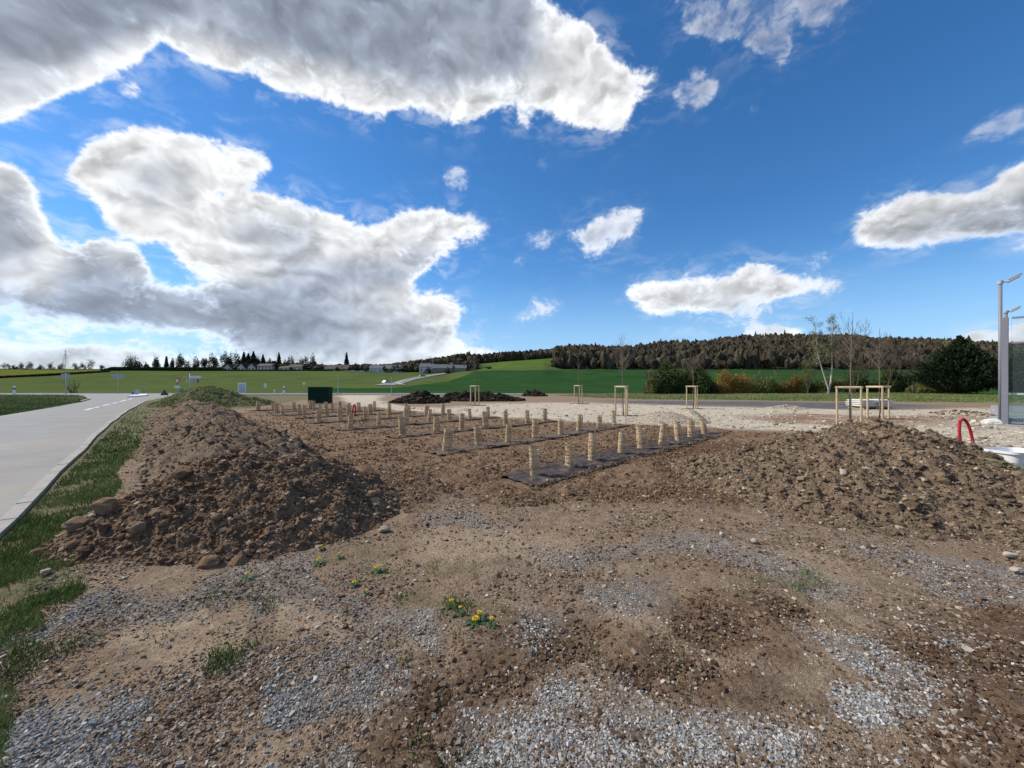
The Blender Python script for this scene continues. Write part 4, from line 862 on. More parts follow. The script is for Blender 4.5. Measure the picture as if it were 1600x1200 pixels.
# ------------------------------------------------------------------ young trees in stake frames
def stake_frame(px, py, hw, rot, label, tlabel, top_py, crown_lo, crw, lean=0):
    Y = F * EYE / (py - HY); x = at(px, Y); z = ghs(x, Y); rg = np.random.default_rng(int(px)); hH = 1.40
    r = empty('stake_frame', (x, Y, z), label, 'stake frame', 'wooden stake frames round the young trees', rot)
    A = [(-hw, hw * .5), (hw, hw * .62), (hw * .08, -hw * .95)]
    for (a, b) in A:
        m = MB(); rr = .036 * rg.uniform(.9, 1.1); m.tube([(a, b, -.25), (a + .005, b, .6), (a, b + .005, hH)], [rr, rr, rr * .95], 9, float(rg.uniform(.3, .9))); m.build('stake', M['wood'], r, False)
    for i in range(3):
        a, b = A[i], A[(i + 1) % 3]; d = Vector((b[0] - a[0], b[1] - a[1], 0)); L = d.length; d.normalize(); c = Vector(((a[0] + b[0]) / 2, (a[1] + b[1]) / 2, hH - .03 - .004 * i))
        m = MB(); m.tube([c - d * (L / 2 + .05) + Vector((0, 0, .035)), c + Vector((0, 0, .035)), c + d * (L / 2 + .05) + Vector((0, 0, .035))], [.038, .04, .038], 8, float(rg.uniform(.4, .9))); m.build('rail', M['wood'], r)
    # tree
    t = empty('young_tree', (x, Y, z), tlabel, 'young tree', 'bare young trees held by stake frames')
    H = zat(top_py, Y) - z; lo = zat(crown_lo, Y) - z
    mb = MB(); pts = []; q = Vector((0, 0, -.05))
    for i in range(9): q = Vector((lean * (i / 8) ** 2 + rg.normal(0, .012), rg.normal(0, .012), H * i / 8)); pts.append(q)
    rs = [.025 * (1 - i / 8.6) + .004 for i in range(9)]; mb.tube(pts, rs, 7, .5); mb.build('trunk', M['darkbark'], t, True)
    cb = MB(); nb = int(10 + crw * 7)
    for j in range(nb):
        u = rg.uniform(0, .7) ** 1.1; zz = lo + (H - lo) * u * .75; a = rg.uniform(0, 6.283); L = crw * (1 - .55 * u) * rg.uniform(.8, 1.3)
        cx = lean * (zz / H) ** 2
        branches(cb, (cx, 0, zz), (math.cos(a) * .62, math.sin(a) * .62, .8), L, .010, 2, rg, .5, .45, None, 4, (2, 4), 4, .0028, .55)
    cb.build('crown', M['darkbark'], t)
    # soil ring at the foot
    P = rg.normal(0, hw * .8, (260, 2)); P = P[np.hypot(P[:, 0], P[:, 1]) < hw * 1.9] * np.array([1.5, 1]); s = rg.uniform(.015, .05, len(P))
    o = stones('planting_soil', np.stack([x + P[:, 0], Y + P[:, 1], z + s * .2], 1), s, rg.random(len(P)) * .7, M['clod'], 'ico1', .6, .3); tag(o, kind='stuff')
stake_frame(742, 633.5, .30, .15, 'pale wooden stake frame nearest the dark soil heaps', 'slim bare young tree in the frame before the dark heaps', 545, 585, .55)
stake_frame(904, 631, .30, .0, 'small distant wooden stake frame on the pale gravel, before the crop field', 'faint reddish young tree in the smallest distant frame', 556, 590, .6)
stake_frame(973, 650, .30, .1, 'wooden stake frame beside the pale gravel heap', 'young tree with wide upright branches beside the pale gravel heap', 528, 590, 1.15)
stake_frame(1083, 638.5, .33, -.1, 'wooden stake frame standing in front of the big evergreen bush', 'young tree with reddish twigs before the big evergreen bush', 556, 592, .95)
stake_frame(1328, 664.5, .37, .25, 'tall wooden stake frame just behind the large right soil heap', 'tall young tree with long leader in front of the birch', 488, 575, .95, .12)
stake_frame(1374, 655, .35, -.55, 'wooden stake frame in front of the pallet of white bags', 'young tree with thin crown in front of the white bags', 512, 578, .8)
# ------------------------------------------------------------------ heaps farther off
M['limesoil'] = m_soil('pale_gravel_heap', (.27, .22, .155), (.42, .365, .28), (.52, .46, .37)); M['blacksoil'] = m_soil('dark_topsoil', (.022, .016, .012), (.050, .037, .027), (.09, .07, .05))
def farheap(px0, px1, py, top, dep, mat, label, n, smax, seed, clodmat, lump=.25):
    Y = F * EYE / (py - HY) + dep; cx = at((px0 + px1) / 2, Y); w = (px1 - px0) / 2 / F * Y; h = zat(top, Y); rg = np.random.default_rng(seed)
    parts = [(cx, Y, h * .85, w, dep * 1.1, 0)] + [(cx + w * rg.uniform(-.75, .75), Y + dep * rg.uniform(-.4, .4), h * rg.uniform(.6, 1.05), w * .35, dep * .8, 0) for _ in range(max(1, int(w / dep * 1.2)))]
    o, H = heap('soil_heap', parts, cx - w * 1.3, cx + w * 1.3, Y - dep * 1.5, Y + dep * 1.5, .09, M[mat], label, None, lump * h, seed, .02)
    P, s = scatter_on(H, cx - w * 1.2, cx + w * 1.2, Y - dep * 1.3, Y + dep * 1.2, n, smax * .22, smax, 2.0, rg, .02)
    q = stones('soil_clods', P, s, rg.random(len(P)) ** 1.5 * .8, M[clodmat], 'ico1', .75, .3); tag(q, kind='stuff')
M['blackclod'] = toned('dark_clods', [(0, (.018, .013, .01)), (.6, (.05, .037, .028)), (1, (.11, .085, .062))], .97, .1, 8, .01)
farheap(612, 702, 631, 612.5, 2.2, 'blacksoil', 'dark topsoil heap beside the curve of the pale path', 2600, .30, 1, 'blackclod')
farheap(684, 822, 627.5, 612.5, 2.2, 'blacksoil', 'wide dark topsoil heap behind the leftmost stake frame', 3000, .30, 2, 'blackclod')
farheap(816, 856, 619.5, 609.5, 2.4, 'blacksoil', 'small dark soil mound at the edge of the green field', 900, .28, 3, 'blackclod', .15)
farheap(975, 1100, 665, 640.5, 1.6, 'limesoil', 'low heap of pale beige gravel behind the nearest row of guards', 6000, .035, 4, 'lime', .08)
farheap(1195, 1262, 641, 633, 1.2, 'limesoil', 'flat pale rubble heap left of the tall stake frame', 700, .10, 5, 'lime')
farheap(1470, 1545, 652, 640, 1.3, 'limesoil', 'small brownish rubble heap near the sports court post', 900, .09, 6, 'pebble')
# ------------------------------------------------------------------ rocks
def rock(x, y, z, s, tone, label, fl=.8, seed=1, mat='clod', sc=(1, 1, 1)):
    rg = np.random.default_rng(seed); V, Fs = ico(3); n = len(V); d = fbm(V[:, 0] * 1.3 + seed, V[:, 1] * 1.3 + V[:, 2] * 1.7, 4, seed) * .45
    V = V * (1 + d[:, None]) * np.array([sc[0], sc[1], sc[2] * fl]) * s
    for _ in range(5):
        q = rg.normal(size=3); q /= np.linalg.norm(q); h = s * rg.uniform(.62, .8); dd = V @ q; V = V - np.maximum(dd - h, 0)[:, None] * q * .85
    o = npmesh('rock', V, Fs, M[mat], attrs={'tone': np.full(n, tone)}, smooth=False); o.location = (x, y, z); tag(o, label, 'rock', 'larger rocks lying on the soil')
def hz_(H, x, y): return float(H(np.array([x]), np.array([y]))[0][0])
rock(-2.06, 5.45, .17, .165, .35, 'dark brown boulder on the right shoulder of the stony heap', 1, 3, sc=(1.05, .9, 1.1))
rock(-1.32, 3.95, .015, .05, .88, 'pale grey flat stone among grass tufts right of the stony heap', .55, 4, 'pebble', (1.25, 1, 1))
rock(4.33, 3.34, .02, .045, .95, 'white stone at the foot of the right soil heap', .5, 5, 'pebble', (1.3, 1, 1)); rock(4.05, 3.08, .02, .036, .92, 'small cream stone near the right edge, below the white stone', .5, 6, 'pebble', (1.3, 1, 1))
for i, (px, Y, s, lab) in enumerate([(285, 4.15, .085, 'rounded light brown rock halfway up the stony heap'), (328, 3.22, .085, 'brown rock at the lower edge of the stony heap'), (374, 3.28, .062, 'round dark rock at the lower right edge of the stony heap'),
        (168, 3.75, .11, 'large brown clod near the left tip of the stony heap'), (120, 3.62, .09, 'long brown clod at the left tip of the stony heap'), (215, 3.5, .07, 'dark clod low on the left flank of the stony heap')]):
    x = at(px, Y); rock(x, Y, hz_(HL, x, Y) + s * .35, s, .35 + .07 * i, lab, .8, 20 + i, 'clod', (1.2, .9, 1))
rock(2.28, 3.62 , .03, .035, .95, 'small yellowish stone at the front foot of the right heap', .6, 31, 'pebble'); rock(-5.9 + 2.2, 3.05, .02, .035, .9, 'small pale stone in the verge grass left of the stony heap', .5, 32, 'pebble')
# ------------------------------------------------------------------ dandelions
M['petal'] = toned('dandelion_petals', [(0, (.60, .36, .01)), (1, (.86, .62, .02))], .6, .3, 200, 0, .05); M['dleaf'] = plain('dandelion_leaf', (.03, .07, .014), .6, .2, 40); M['stem'] = plain('flower_stem', (.20, .24, .08), .6)
def dandelion(px, py, s, label, seed):
    x, y = G(px, py + 5); rg = np.random.default_rng(seed); z = ghs(x, y); r = empty('dandelion', (x, y, z), label, 'dandelion', 'yellow dandelions in the foreground', rg.uniform(0, 6))
    h = .035 * rg.uniform(.9, 1.5); st = MB(); st.tube([(0, 0, -.01), (.003, 0, h * .5), (0, .004, h)], [.0022, .002, .0018], 5); st.build('stem', M['stem'], r)
    n = 90; V = []; Fs = []; T = []
    for i in range(n):
        a = rg.uniform(0, 6.283); el = rg.uniform(.05, 1.3); L = .021 * s * (1 - .35 * el / 1.3); w = .0022 * s
        d = Vector((math.cos(a) * math.cos(el), math.sin(a) * math.cos(el), math.sin(el) * .7)); e = Vector((-math.sin(a), math.cos(a), 0)) * w; o = Vector((0, .004, h)); k = len(V)
        V += [o - e * .4, o + e * .4, o + d * L * .8 + e, o + d * L + Vector((0, 0, -.001)), o + d * L * .8 - e]; Fs.append((k, k + 1, k + 2, k + 3, k + 4)); T += [float(rg.uniform(.2, 1))] * 5
    m = MB(); m.V = [tuple(v) for v in V]; m.F = [list(f) for f in Fs]; m.T = T; m.build('flower_head', M['petal'], r)
    lf = MB()
    for i in range(8):
        a = i * .79 + rg.uniform(-.2, .2); L = .07 * s * rg.uniform(.6, 1.1); V = []; n = 7
        for j in range(n + 1):
            t = j / n; c = Vector((math.cos(a), math.sin(a), 0)) * L * t + Vector((0, 0, .012 * math.sin(t * 3) + .003)); w = (.009 * s * math.sin(min(1, t * 1.2) * 2.6) + .001) * (1.25 if j % 2 else .55); e = Vector((-math.sin(a), math.cos(a), 0)) * w; V += [c - e, c + e]
        lf.add(V, [(2 * j, 2 * j + 1, 2 * j + 3, 2 * j + 2) for j in range(n)])
    lf.build('leaf_rosette', M['dleaf'], r)
DL = [(386,895,1,'lone yellow dandelion at the foot of the stony heap'),(502,850,.8,'yellow dandelion at the edge of the stony heap, farthest away'),(498,872,1.05,'yellow dandelion on a grass tuft right of the blue grey gravel'),(531,863,.7,'small half open dandelion right of the one on the grass tuft'),
 (588,884,.95,'left flower of the touching pair of dandelions'),(594,883,.95,'right flower of the touching pair of dandelions'),(553,906,1,'yellow dandelion at the left end of a dark leafy tuft'),(572,920,.5,'tiny dandelion bud below the dark leafy tuft'),
 (706,941,.95,'flat yellow dandelion at the top of the central grass patch'),(719,951,.7,'small pale dandelion in the middle of the central grass patch'),(744,966,1.35,'biggest yellow dandelion in the central grass patch'),(750,960,1.0,'dandelion just behind the biggest one'),(768,969,.8,'small dandelion at the right end of the central grass patch')]
for i, (a, b, c, d) in enumerate(DL): dandelion(a, b, c, d, 50 + i)
# ------------------------------------------------------------------ green cabinet, conduits, tub
M['greenbox'] = plain('dark_green_metal', (.003, .022, .016), .7, .12, 3, .15); 
Yb = 29.5; xb0, xb1 = at(481, Yb), at(513, Yb); hb_ = zat(604.5, Yb); r = empty('utility_cabinet', ((xb0 + xb1) / 2, Yb + .35, 0), 'dark green utility cabinet behind the far rows of tree guards', 'cabinet'); w = xb1 - xb0
m = MB(); m.bevbox((0, 0, hb_ / 2 - .03), (w, .7, hb_ - .06), .012); m.build('body', M['greenbox'], r)
m = MB(); m.bevbox((0, 0, hb_ - .025), (w + .06, .76, .05), .012); m.build('roof', M['greenbox'], r)
m = MB(); m.box((0, 0, .02), (w + .02, .72, .12)); m.build('plinth', M['kerb'], r)
for s in (-1, 1):
    m = MB(); m.bevbox((s * w / 4, -.357, hb_ / 2), (w / 2 - .03, .014, hb_ - .22), .005); d = m.build('door', M['greenbox'], r)
    m = MB(); m.bevbox((s * .05, -.372, hb_ / 2), (.02, .016, .16), .004); m.build('handle', M['black'], d)
M['red'] = plain('red_plastic_conduit', (.42, .012, .022), .45, .15, 10)
def conduit(x, y, z, w, h, rad, lean, label, rot=0, open_=True):
    m = MB(); pts = []; rs = []; n = 110
    for i in range(n + 1):
        t = i / n; a = math.pi * t; px_ = -math.cos(a) * w / 2; pz = h * (math.sin(a) ** .55) 
        pts.append((px_ + lean * pz, .02 * math.sin(a), pz - .08)); rs.append(rad * (1.0 if i % 2 else .86))
    m.tube(pts, rs, 10); o = m.build('conduit_loop', M['red'], None, False); o.location = (x, y, z); o.rotation_euler.z = rot; tag(o, label, 'conduit'); return o
Yc = 7.55; xc = at(1513, Yc); conduit(xc, Yc, zat(704, Yc), .33, .70, .026, -.16, 'red corrugated conduit loop rising behind the right soil heap', .2)
Yc = 18.2; conduit(at(552, Yc), Yc, ghs(at(552, Yc), Yc), .16, .62, .035, .12, 'small red conduit loop standing among the far tree guards', .9)
Yt = 6.55; xt = at(1610, Yt); r = empty('plastic_tub', (xt, Yt + .2, .01), 'white plastic tub lying at the right edge beside the soil heap', 'tub', None, .15)
m = MB(); prof = [(.30, .0), (.325, .14), (.335, .15), (.36, .29), (.385, .30), (.39, .345), (.375, .345), (.36, .31), (.32, .15), (.285, .02)]
n = 40; V = []; Fs = []
def sup(a, rx, ry, e=.45): return (math.copysign(abs(math.cos(a)) ** e, math.cos(a)) * rx, math.copysign(abs(math.sin(a)) ** e, math.sin(a)) * ry)
for (rr, zz) in prof:
    for i in range(n): a, b = sup(2 * math.pi * i / n, rr, rr * .7); V.append((a, b, zz))
for j in range(len(prof) - 1):
    for i in range(n): Fs.append((j * n + i, j * n + (i + 1) % n, (j + 1) * n + (i + 1) % n, (j + 1) * n + i))
Fs.append(list(range(n))[::-1]); Fs.append([(len(prof) - 1) * n + i for i in range(n)]); m.add(V, Fs); m.build('body', M['whitep'], r, False)
m = MB()
for s in (-1, 1):
    for q in (-.2, 0, .2): m.box((q, s * .238, .19), (.018, .014, .17))
m.build('ribs', M['whitep'], r)
# ------------------------------------------------------------------ sports court corner
CX, CY = 18.1, 14.1; ANG = R(38.5); d2 = Vector((math.cos(ANG), math.sin(ANG), 0)); d1 = Vector((math.cos(ANG - math.pi / 2), math.sin(ANG - math.pi / 2), 0))
M['steelg'] = plain('grey_painted_steel', (.20, .21, .245), .5, .08, 4); M['slab'] = plain('court_slab', (.30, .30, .31), .9, .2, 2)
def m_glass():
    n = NT('tinted_glass', .05, .5); n.b.inputs['Base Color'].default_value = (.55, .68, .66, 1); n.b.inputs['Transmission Weight'].default_value = .95; n.b.inputs['IOR'].default_value = 1.05; return n.m
M['glass'] = m_glass(); M['mesh'] = plain('wire_mesh', (.5, .52, .54), .5, .05, 4)
rc = empty('padel_court', (CX, CY, 0), 'grey steel framed sports court enclosure with glass walls at the right edge', 'sports court')
def cp(u, v, z): p = d2 * u + d1 * v; return Vector((p.x, p.y, z))
RM = Matrix.Rotation(ANG, 4, 'Z')
m = MB(); m.box(cp(10, 5, -.03), (20.8, 10.8, .16), 0, .5, RM); m.build('floor_slab', M['slab'], rc)
m = MB(); m.bevbox(cp(0, 0, 1.98), (.17, .17, 3.96), .015, 0, .5, RM); m.build('corner_post', M['steelg'], rc)
for k in range(1, 11):
    m = MB(); m.bevbox(cp(k * 2, 0, 1.5 if 2 < k < 9 else 1.98), (.08, .12, 3.0 if 2 < k < 9 else 3.96), .008, 0, .5, RM); m.build('post', M['steelg'], rc)
for k in range(1, 6):
    m = MB(); m.bevbox(cp(0, k * 2, 1.98), (.12, .08, 3.96), .008, 0, .5, RM); m.build('post', M['steelg'], rc)
for z in (3.93, 3.02, .12):
    m = MB(); m.box(cp(0, 5.0, z), (.06, 9.7, .06), 0, .5, RM); m.build('rail', M['steelg'], rc)
    m = MB(); m.box(cp(3.0 if z > 3.5 else 9.9, 0, z), (5.7 if z > 3.5 else 19.4, .05, .05), 0, .5, RM); m.build('rail', M['steelg'], rc)
m = MB(); m.box(cp(10, 5, 1.02), (.03, 9.6, .10), 0, .5, RM); m.build('net_tape', M['whitep'], rc)
for k in range(5):
    m = MB(); m.box(cp(0, k * 2 + 1, 1.56), (.012, 1.86, 2.8), 0, .5, RM); m.build('glass_pane', M['glass'], rc)
for k in range(2):
    m = MB(); m.box(cp(k * 2 + 1, 0, 1.56), (1.82, .012, 2.8), 0, .5, RM); m.build('glass_pane', M['glass'], rc)
m = MB()
for i in range(1, 194): m.box(cp(0, i * .05 + .1, 3.475), (.006, .006, .86), 0, .5, RM)
for i in range(17): m.box(cp(.006, 5, 3.07 + i * .05), (.005, 9.6, .005), 0, .5, RM)
for i in range(1, 118): m.box(cp(i * .05 + .1, .0, 3.475), (.006, .006, .86), 0, .5, RM)
for i in range(17): m.box(cp(3, .006, 3.07 + i * .05), (5.7, .005, .005), 0, .5, RM)
m.build('wire_mesh', M['mesh'], rc)
def court_lamp(px, Y, top, lab, w, base=0):
    x = at(px, Y); zt = zat(top, Y); r = empty('floodlight', (x, Y, 0), lab, 'floodlight', 'floodlights of the sports court')
    m = MB(); m.tube([(0, 0, 0), (0, 0, zt)], w, 12); m.build('pole', M['steelg'], r, True)
    m = MB(); m.tube([(0, 0, zt - .02), (0, 0, zt + .10)], w * 1.45, 14); m.build('cap', M['signback'], r)
    Lx = d1 * 1.0; a = math.atan2(d1.y, d1.x)
    for s in (-.0, .11):
        Mx = Matrix.Rotation(a, 4, 'Z') @ Matrix.Rotation(-.55, 4, 'Y')
        m = MB(); m.bevbox(d1 * (.30 + s * .3) + Vector((0, 0, zt + .10 + s * .8)), (.34, .2, .05), .01, 0, .5, Mx); m.build('lamp_head', M['signback'], r)
    m = MB(); m.tube([(0, 0, zt + .04), d1 * .22 + Vector((0, 0, zt + .06))], .035, 6); m.build('bracket', M['signback'], r)
court_lamp(1563, 14.25, 443, 'tall floodlight pole beside the corner post of the court', .05)
court_lamp(1571.5, 20.1, 488.5, 'farther floodlight showing just above the court fence', .07)
M['rubble'] = plain('concrete_rubble', (.50, .49, .46), .9, .3, 5, bump=.01)
V, Fs = ico(4); rg = np.random.default_rng(5); d = fbm(V[:, 0] * 2 + 4, V[:, 1] * 2 + V[:, 2] * 2.3, 5, 8, gain=.6) * .5
V = V * (1 + d[:, None]) * np.array([.22, .4, .16]); V[:, 2] = np.maximum(V[:, 2], -.06)
o = npmesh('concrete_footing', V, Fs, M['rubble']); o.location = (at(1557, 14.35), 14.4, .05); tag(o, 'rough white concrete footing at the base of the court corner post', 'footing')
# ------------------------------------------------------------------ pallet of white bags
Yp = 23.4; xp = at(1372.5, Yp); wP = 51 / F * Yp
r = empty('pallet', (xp, Yp + .6, ghs(xp, Yp)), 'wooden pallet carrying white bags behind the stake frames', 'pallet')
m = MB(); [m.box((0, -.5 + .2 * i, .13), (wP * .9, .12, .022)) for i in range(6)]; m.build('deck', M['wood'], r)
for s in (-1, 0, 1): m = MB(); m.box((s * wP * .4, 0, .06), (.1, 1.1, .115)); m.build('bearer', M['wood'], r)
M['bag'] = plain('white_woven_sack', (.60, .59, .57), .7, .12, 9, bump=.006)
lay = ['bottom', 'second', 'third', 'top']
for L in range(4):
    for s in (0, 1):
        bm = bmesh.new(); bmesh.ops.create_cube(bm, size=1); bmesh.ops.subdivide_edges(bm, edges=bm.edges[:], cuts=7, use_grid_fill=True); w2 = wP * (.49 - .03 * (L == 3))
        for v in bm.verts:
            x, y, z = v.co; e = 1 - max(abs(x), abs(y)) * 2; zz = z * .115 * (.35 + .75 * min(1, e * 3.2) ** .5) ; q = 1 + .03 * math.sin(9 * x + L * 2 + s) * math.cos(7 * y + s)
            v.co = Vector((x * w2 * q, y * 1.15 * q, zz + .008 * math.sin(12 * x + 5 * y + L)))
        me = bpy.data.meshes.new('sack'); bm.to_mesh(me); bm.free(); me.materials.append(M['bag']); me.polygons.foreach_set('use_smooth', [True] * len(me.polygons))
        o = bpy.data.objects.new('sack', me); COL.objects.link(o); o.location = (xp + (s - .5) * wP * .5, Yp + .6, r.location.z + .205 + L * .108); o.rotation_euler.z = .03 * ((L * 7 + s * 3) % 3 - 1)
        tag(o, 'white sack, %s layer of the pallet stack, %s half' % (lay[L], 'left' if s == 0 else 'right'), 'sack', 'white sacks stacked on the pallet')
#@@PART6@@
# ------------------------------------------------------------------ signs by the junction
def post(px, Y, top, r=.04, mat='galv', par=None, z0=0.0):
    m = MB(); m.tube([(0, 0, -.1), (0, 0, zat(top, Y) - z0)], r, 8); return m.build('post', M[mat], par, True)
def sg(name, px, Y, label, cat='road sign', z0=0.0, group=None): return empty(name, (at(px, Y), Y, z0), label, cat, group)
U = lambda n, Y: n / F * Y
# two-panel sign at far left
Y = 60.5; r = sg('road_sign', 103, Y, 'grey backs of two square road signs side by side on one tall post'); post(103, Y, 583, .06, par=r)
for s, w in ((-3.6, 6), (3.8, 6.5)):
    m = MB(); m.bevbox((U(s, Y), -.08, zat(588, Y)), (U(w, Y), .03, U(8.6, Y)), .02); m.build('sign_panel', M['signback'], r)
m = MB(); m.box((0, -.045, zat(586, Y)), (U(13, Y), .03, .05)); m.box((0, -.045, zat(590, Y)), (U(13, Y), .03, .05)); m.build('bracket', M['galv'], r)
# direction sign on single post
Y = 62.5; r = sg('direction_sign', 184.5, Y, 'grey blue direction sign board on a slim post beyond the road'); post(184.5, Y, 584, .045, par=r)
for z, w, o in ((585.9, 21, -.4), (589.4, 20.5, 0)):
    m = MB(); h = U(3.0, Y) / 2; w_ = U(w, Y) / 2; M1 = Matrix.Translation((U(o, Y), -.06, zat(z, Y))) @ Matrix.Rotation(R(90), 4, 'X')
    m.prism([(-w_, 0), (-w_ + h, h), (w_, h), (w_, -h), (-w_ + h, -h)], -.02, .02, M=M1); m.build('sign_panel', M['signback'], r)
# give way sign
Y = 47.0; r = sg('give_way_sign', 277.5, Y, 'triangular red bordered give way sign with a small white plate below'); post(277.5, Y, 592, .035, par=r)
def tri(w, h): return [(-w / 2, h / 2), (w / 2, h / 2), (0, -h / 2)]
zc = zat(596.3, Y); M1 = Matrix.Translation((0, -.05, zc)) @ Matrix.Rotation(R(90), 4, 'X')
m = MB(); m.prism(tri(U(11.5, Y), U(10, Y)), -.015, .015, M=M1); bpn = m.build('sign_panel', M['redp'], r)
m = MB(); m.prism(tri(U(7.0, Y), U(6.2, Y)), .016, .022, M=Matrix.Translation((0, -.05, zc + U(.55, Y))) @ Matrix.Rotation(R(90), 4, 'X')); m.build('sign_face', M['whitep'], bpn)
m = MB(); m.bevbox((0, -.05, zat(604.5, Y)), (U(8.5, Y), .02, U(3.4, Y)), .02); m.build('plate', M['whitep'], r)
# finger post
Y = 45.0; r = sg('finger_post', 297, Y, 'white finger post with direction arms behind the grassy soil mound'); post(297, Y, 584, .05, par=r)
def arm(x0, x1, y, h, tip, mat):
    w_ = U(abs(x1 - x0), Y); hh = U(h, Y) / 2; cx_ = U((x0 + x1) / 2 - 297, Y); s = tip
    poly = [(-s * w_ / 2, hh), (s * (w_ / 2 - hh), hh), (s * w_ / 2, 0), (s * (w_ / 2 - hh), -hh), (-s * w_ / 2, -hh)]
    m = MB(); m.prism(poly if s > 0 else poly[::-1], -.02, .02, M=Matrix.Translation((cx_, -.08, zat(y, Y))) @ Matrix.Rotation(R(90), 4, 'X')); return m.build('arm', M[mat], r)
arm(298, 315.5, 589.2, 3.4, 1, 'whitep'); arm(286, 296.5, 589, 2.2, -1, 'signback'); a_ = arm(299, 311.5, 595.2, 5.4, 1, 'signback')
m = MB(); hh = U(5.4, Y) / 2; x1 = U(311.5 - 297, Y); m.prism([(x1 - hh * .9, hh), (x1 - hh * .6, hh), (x1 + .06, 0), (x1 - hh * .6, -hh), (x1 - hh * .9, -hh), (x1 - .12, 0)], .0, .05, M=Matrix.Translation((0, -.08, zat(595.2, Y))) @ Matrix.Rotation(R(90), 4, 'X')); m.build('arrow_tip', M['black'], a_)
m = MB(); m.bevbox((U(-4, Y), -.08, zat(595.3, Y)), (U(1.6, Y), .03, U(2.8, Y)), .01); m.build('plate', M['whitep'], r)
# small blue sign, cabinet-like pieces near the mound
Y = 44.0; r = sg('keep_right_sign', 284, Y, 'small round blue sign tilted beside the soil mound'); post(284, Y, 611, .03, par=r)
m = MB(); m.tube([(0, -.03, zat(610, Y)), (0, -.06, zat(610, Y) + .01)], U(2.9, Y), 20); dd = m.build('sign_disc', M['blue'], r)
m = MB(); m.box((0, -.07, zat(610, Y)), (U(3.2, Y), .01, U(.9, Y)), 0, .5, Matrix.Rotation(.7, 4, 'Y')); m.build('arrow', M['whitep'], dd)
# splitter island with toppled round sign
Y = 51.5; isl = [G(199, 620.8), G(214, 617.5), G(231, 616.8), G(229, 619.0), G(212, 620.6)]
m = MB(); m.prism(isl[::-1], .0, .16); tag(m.build('traffic_island', M['whitep']), 'white kerbed traffic island in the road mouth', 'traffic island')
Y = 52.0; r = sg('road_sign', 214, Y, 'pale round sign back leaning on the white traffic island', z0=.14); post(214, Y, 615, .035, par=r, z0=.14)
m = MB(); zc = zat(612.3, Y) - .14; m.tube([(0, -.03, zc), (0, -.06, zc)], U(4.6, Y), 28); m.build('sign_disc', M['signback'], r)
r = sg('road_sign', 208.3, 51.0, 'small dark blue marker sign at the left of the leaning round sign', z0=.14); post(208.3, 51., 617, .03, par=r, z0=.14)
m = MB(); m.bevbox((0, -.05, zat(614.5, 51) - .14), (U(3.0, 51), .03, U(3.4, 51)), .02, 0, .5, Matrix.Rotation(.5, 4, 'Y')); m.build('sign_panel', M['blue'], r)
# dark triangular sign seen from behind
Y = 54.0; r = sg('warning_sign', 257, Y, 'dark triangular temporary sign standing on the road edge, seen from behind', z0=.01)
m = MB(); w_, h_ = U(13.5, Y), U(9.4, Y); m.prism([(-w_ / 2, 0), (w_ / 2, 0), (0, h_)], -.015, .015, M=Matrix.Rotation(R(90), 4, 'X')); m.build('sign_panel', plain('dark_sign_back', (.05, .06, .055), .6), r)
m = MB(); m.tube([(-w_ * .3, .02, h_ * .3), (-w_ * .33, .45, .0)], .02, 5); m.tube([(w_ * .3, .02, h_ * .3), (w_ * .33, .45, .0)], .02, 5); m.build('stand', M['galv'], r)
# white info panel
Y = 67.5; r = sg('notice_board', 378, Y, 'white rectangular notice board on the roadside grass'); z0 = zat(614, Y); 
m = MB(); m.bevbox((0, 0, zat(606.2, Y)), (U(12.6, Y), .08, U(16, Y)), .02); fr = m.build('board', M['whitep'], r)
m = MB(); m.box((0, -.045, zat(606, Y)), (U(9.6, Y), .012, U(12.4, Y))); m.build('face', plain('faded_poster', (.42, .46, .52), .5, .15, 2), fr)
m = MB(); m.tube([(-.5, .1, -.1), (-.5, .1, 1)], .04, 6); m.tube([(.5, .1, -.1), (.5, .1, 1)], .04, 6); m.build('legs', M['galv'], r)
# black and white delineator posts
def delin(px, py, h, lab):
    Y = F * EYE / (py - HY); x = at(px, Y); z = ghs(x, Y); r = empty('delineator_post', (x, Y, z), lab, 'delineator', 'white roadside delineator posts with a black band')
    H = U(h, Y); w_ = U(2.8, Y)
    m = MB(); m.bevbox((0, 0, H * .27), (w_, w_ * .6, H * .56), .02); m.build('post', M['whitep'], r)
    m = MB(); m.bevbox((0, 0, H * .63), (w_ * 1.01, w_ * .62, H * .15), .02); m.build('black_band', M['black'], r)
    m = MB(); m.bevbox((0, 0, H * .86), (w_, w_ * .6, H * .31), .04); m.build('cap', M['whitep'], r)
delin(22.3, 616.4, 14, 'black banded white delineator post on the left verge'); delin(443.5, 615.6, 12.5, 'black banded white delineator post near the green cabinet')
